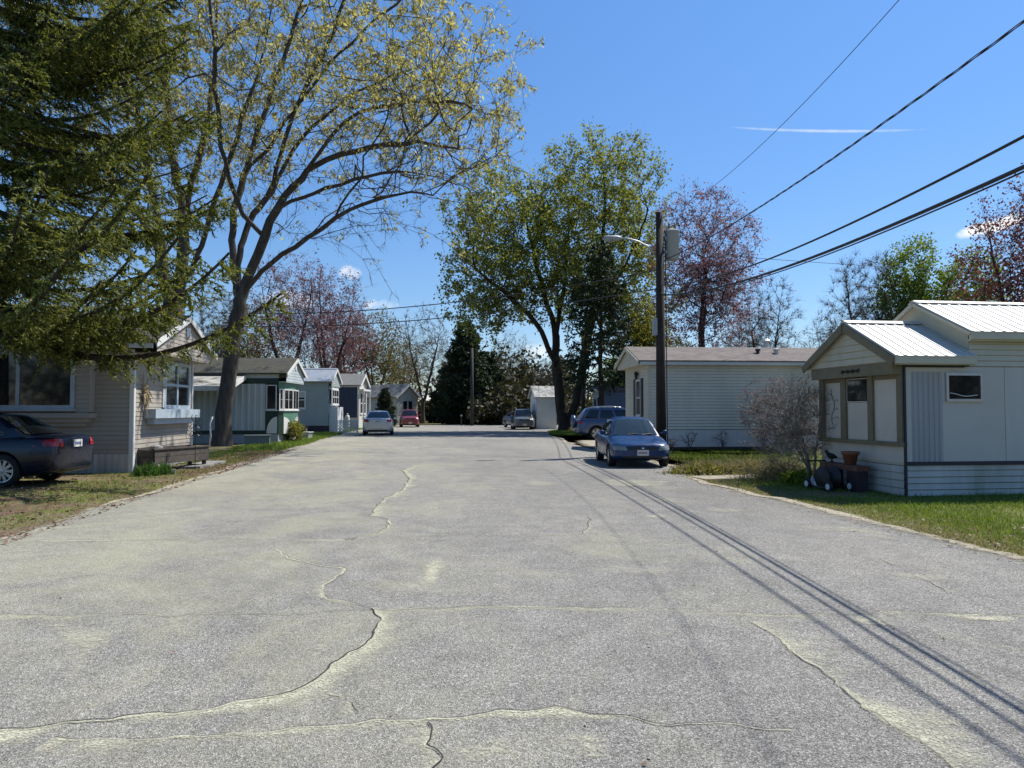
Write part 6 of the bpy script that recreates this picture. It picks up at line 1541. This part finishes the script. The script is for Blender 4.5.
# fallen leaves, twigs and grit
def litter(name, sampler, n, size, m, seed):
    r = np.random.default_rng(seed); xy = sampler(r, n); k = len(xy); c = np.concatenate([xy, np.full((k, 1), .022)+r.random((k, 1))*.02], 1)
    d = r.normal(size=(k, 3)); d[:, 2] *= .25; d /= np.linalg.norm(d, axis=1)[:, None]; s = np.cross(d, np.array([0, 0, 1.])+r.normal(size=(k, 3))*.3); s /= np.linalg.norm(s, axis=1)[:, None]
    l = (size*(.5+r.random(k)))[:, None]
    V = np.stack([c, c+d*l*.5+s*l*.3, c+d*l, c+d*l*.5-s*l*.3], 1).reshape(-1, 3)
    return kind(np_mesh(name, V, np.arange(4*k).reshape(k, 4), m), 'stuff')
def lit_w(r, n):
    y = 8.5+22*r.random(n)**1.2; return np.stack([edge_x(LEFT_EDGE, y)+.25-r.random(n)**1.3*np.where(y < 19, 6, 1.9), y], 1)
def lit_e(r, n):
    y = 4+14*r.random(n); return np.stack([edge_x(RIGHT_EDGE, y)-.25+r.random(n)**1.8*2.0, y], 1)
def lit_road(r, n):
    y = 3+26*r.random(n)**1.4; return np.stack([-4.5+10.5*r.random(n), y], 1)
litter('fallen_leaves', lit_w, 9000, .05, 'brown_leaf', 121)
litter('fallen_leaves', lit_e, 1500, .035, 'straw_leaf', 122)
litter('leaf_litter', lit_road, 260, .022, 'brown_leaf', 123)

# ------------------------------------------------------------------ daylight
SUN = Vector((.62, .32, 1.0)).normalized()
el = math.asin(SUN.z); az = math.atan2(SUN.x, SUN.y)
w = bpy.data.worlds.new('World'); S.world = w; w.use_nodes = True; nt = w.node_tree
for n_ in list(nt.nodes): nt.nodes.remove(n_)
out = nt.nodes.new('ShaderNodeOutputWorld'); bg = nt.nodes.new('ShaderNodeBackground'); L(nt, bg.outputs[0], out.inputs[0])
sky = nt.nodes.new('ShaderNodeTexSky'); sky.sky_type = 'NISHITA'; sky.sun_disc = False; sky.sun_elevation = el; sky.sun_rotation = az
sky.altitude = 50; sky.air_density = 1.0; sky.dust_density = 0.1; sky.ozone_density = 3.0
bg.inputs['Strength'].default_value = 0.088
# a vapour trail and a few small clouds, placed by compass direction in the sky
tc = nt.nodes.new('ShaderNodeTexCoord'); dirv = tc.outputs['Generated']
def dotn(v):
    n_ = nt.nodes.new('ShaderNodeVectorMath'); n_.operation = 'DOT_PRODUCT'; L(nt, dirv, n_.inputs[0]); n_.inputs[1].default_value = tuple(v); return n_.outputs['Value']
def sky_spot(px, py, tilt, hw, hh, soft, amp, nsc, cur=0.0, fade=1.0):
    c = Vector(_ray(px, py)).normalized(); e = Vector(_ray(px+10, py+tilt*10)).normalized(); a = (e-c*e.dot(c)).normalized(); b = c.cross(a)
    cz = dotn(c); u = mth(nt, 'DIVIDE', dotn(a), cz); v = mth(nt, 'DIVIDE', dotn(b), cz)
    un = mth(nt, 'DIVIDE', u, hw/F); 
    if cur: v = mth(nt, 'SUBTRACT', v, mth(nt, 'MULTIPLY', mth(nt, 'MULTIPLY', un, un), cur/F))
    vn = mth(nt, 'DIVIDE', v, hh/F)
    n1 = noise(nt, nsc, 6, .65, dirv, .3)
    rr = mth(nt, 'ADD', mth(nt, 'MULTIPLY', un, un), mth(nt, 'MULTIPLY', vn, vn))
    m_ = mth(nt, 'SUBTRACT', mth(nt, 'ADD', 1.0, mth(nt, 'MULTIPLY', mth(nt, 'SUBTRACT', n1, .5), amp)), rr)
    m_ = mth(nt, 'MULTIPLY', mth(nt, 'DIVIDE', m_, soft), fade, True)
    front = mth(nt, 'GREATER_THAN', cz, 0.2); return mth(nt, 'MULTIPLY', m_, front)
spots = [sky_spot(822, 131, .014, 82, 1.5, 1.1, 1.0, 90, -2.5, .42), sky_spot(984, 229, -.25, 20, 6.5, .8, 2.6, 22), sky_spot(1006, 222, -.3, 16, 6, .8, 2.4, 22), sky_spot(350, 272, .1, 11, 7, 1.6, 5.0, 30, 0, .8), sky_spot(383, 305, 0, 17, 6, 1.6, 5.0, 30, 0, .8), sky_spot(290, 300, 0, 26, 9, 1.6, 5.0, 30, 0, .7), sky_spot(540, 352, 0, 20, 9, 1.6, 5.0, 30, 0, .7)]
mk_ = spots[0]
for s_ in spots[1:]: mk_ = mth(nt, 'MAXIMUM', mk_, s_)
hs = nt.nodes.new('ShaderNodeHueSaturation'); hs.inputs['Saturation'].default_value = 1.2; hs.inputs['Value'].default_value = 1.23; L(nt, sky.outputs[0], hs.inputs['Color']); sz_ = nt.nodes.new('ShaderNodeSeparateXYZ'); L(nt, tc.outputs['Generated'], sz_.inputs[0]); tint = mixc(nt, 1.0, hs.outputs[0], ramp(nt, [(0.0, (.58, .60, .69)), (.2, (.76, .76, .82)), (.5, (1.0, .97, 1.0))], sz_.outputs[2]).outputs[0], 'MULTIPLY')
L(nt, mixc(nt, mk_, tint, (8.0, 8.1, 8.3)), bg.inputs['Color'])

sl = bpy.data.lights.new('sun', 'SUN'); sl.energy = 4.6; sl.angle = R(.53); sl.color = (1.0, .955, .88)
so = bpy.data.objects.new('sun', sl); COL.objects.link(so); so.rotation_euler = SUN.to_track_quat('Z', 'Y').to_euler(); so.location = (20, 20, 60)

cam = bpy.data.cameras.new('camera'); co_ = bpy.data.objects.new('camera', cam); COL.objects.link(co_); S.camera = co_
cam.sensor_fit = 'HORIZONTAL'; cam.sensor_width = 36; cam.lens = 36*F/1024; cam.clip_end = 5000; cam.clip_start = .05
co_.location = (0, 0, EYE); co_.rotation_euler = (math.pi/2+PIT, 0, -YAW)
S.view_settings.view_transform = 'Standard'; S.view_settings.look = 'None'; S.view_settings.exposure = 0.66; S.view_settings.gamma = 1.0
S.render.film_transparent = False
S.cycles.max_bounces = 7; S.cycles.transparent_max_bounces = 24; S.cycles.use_denoising = True
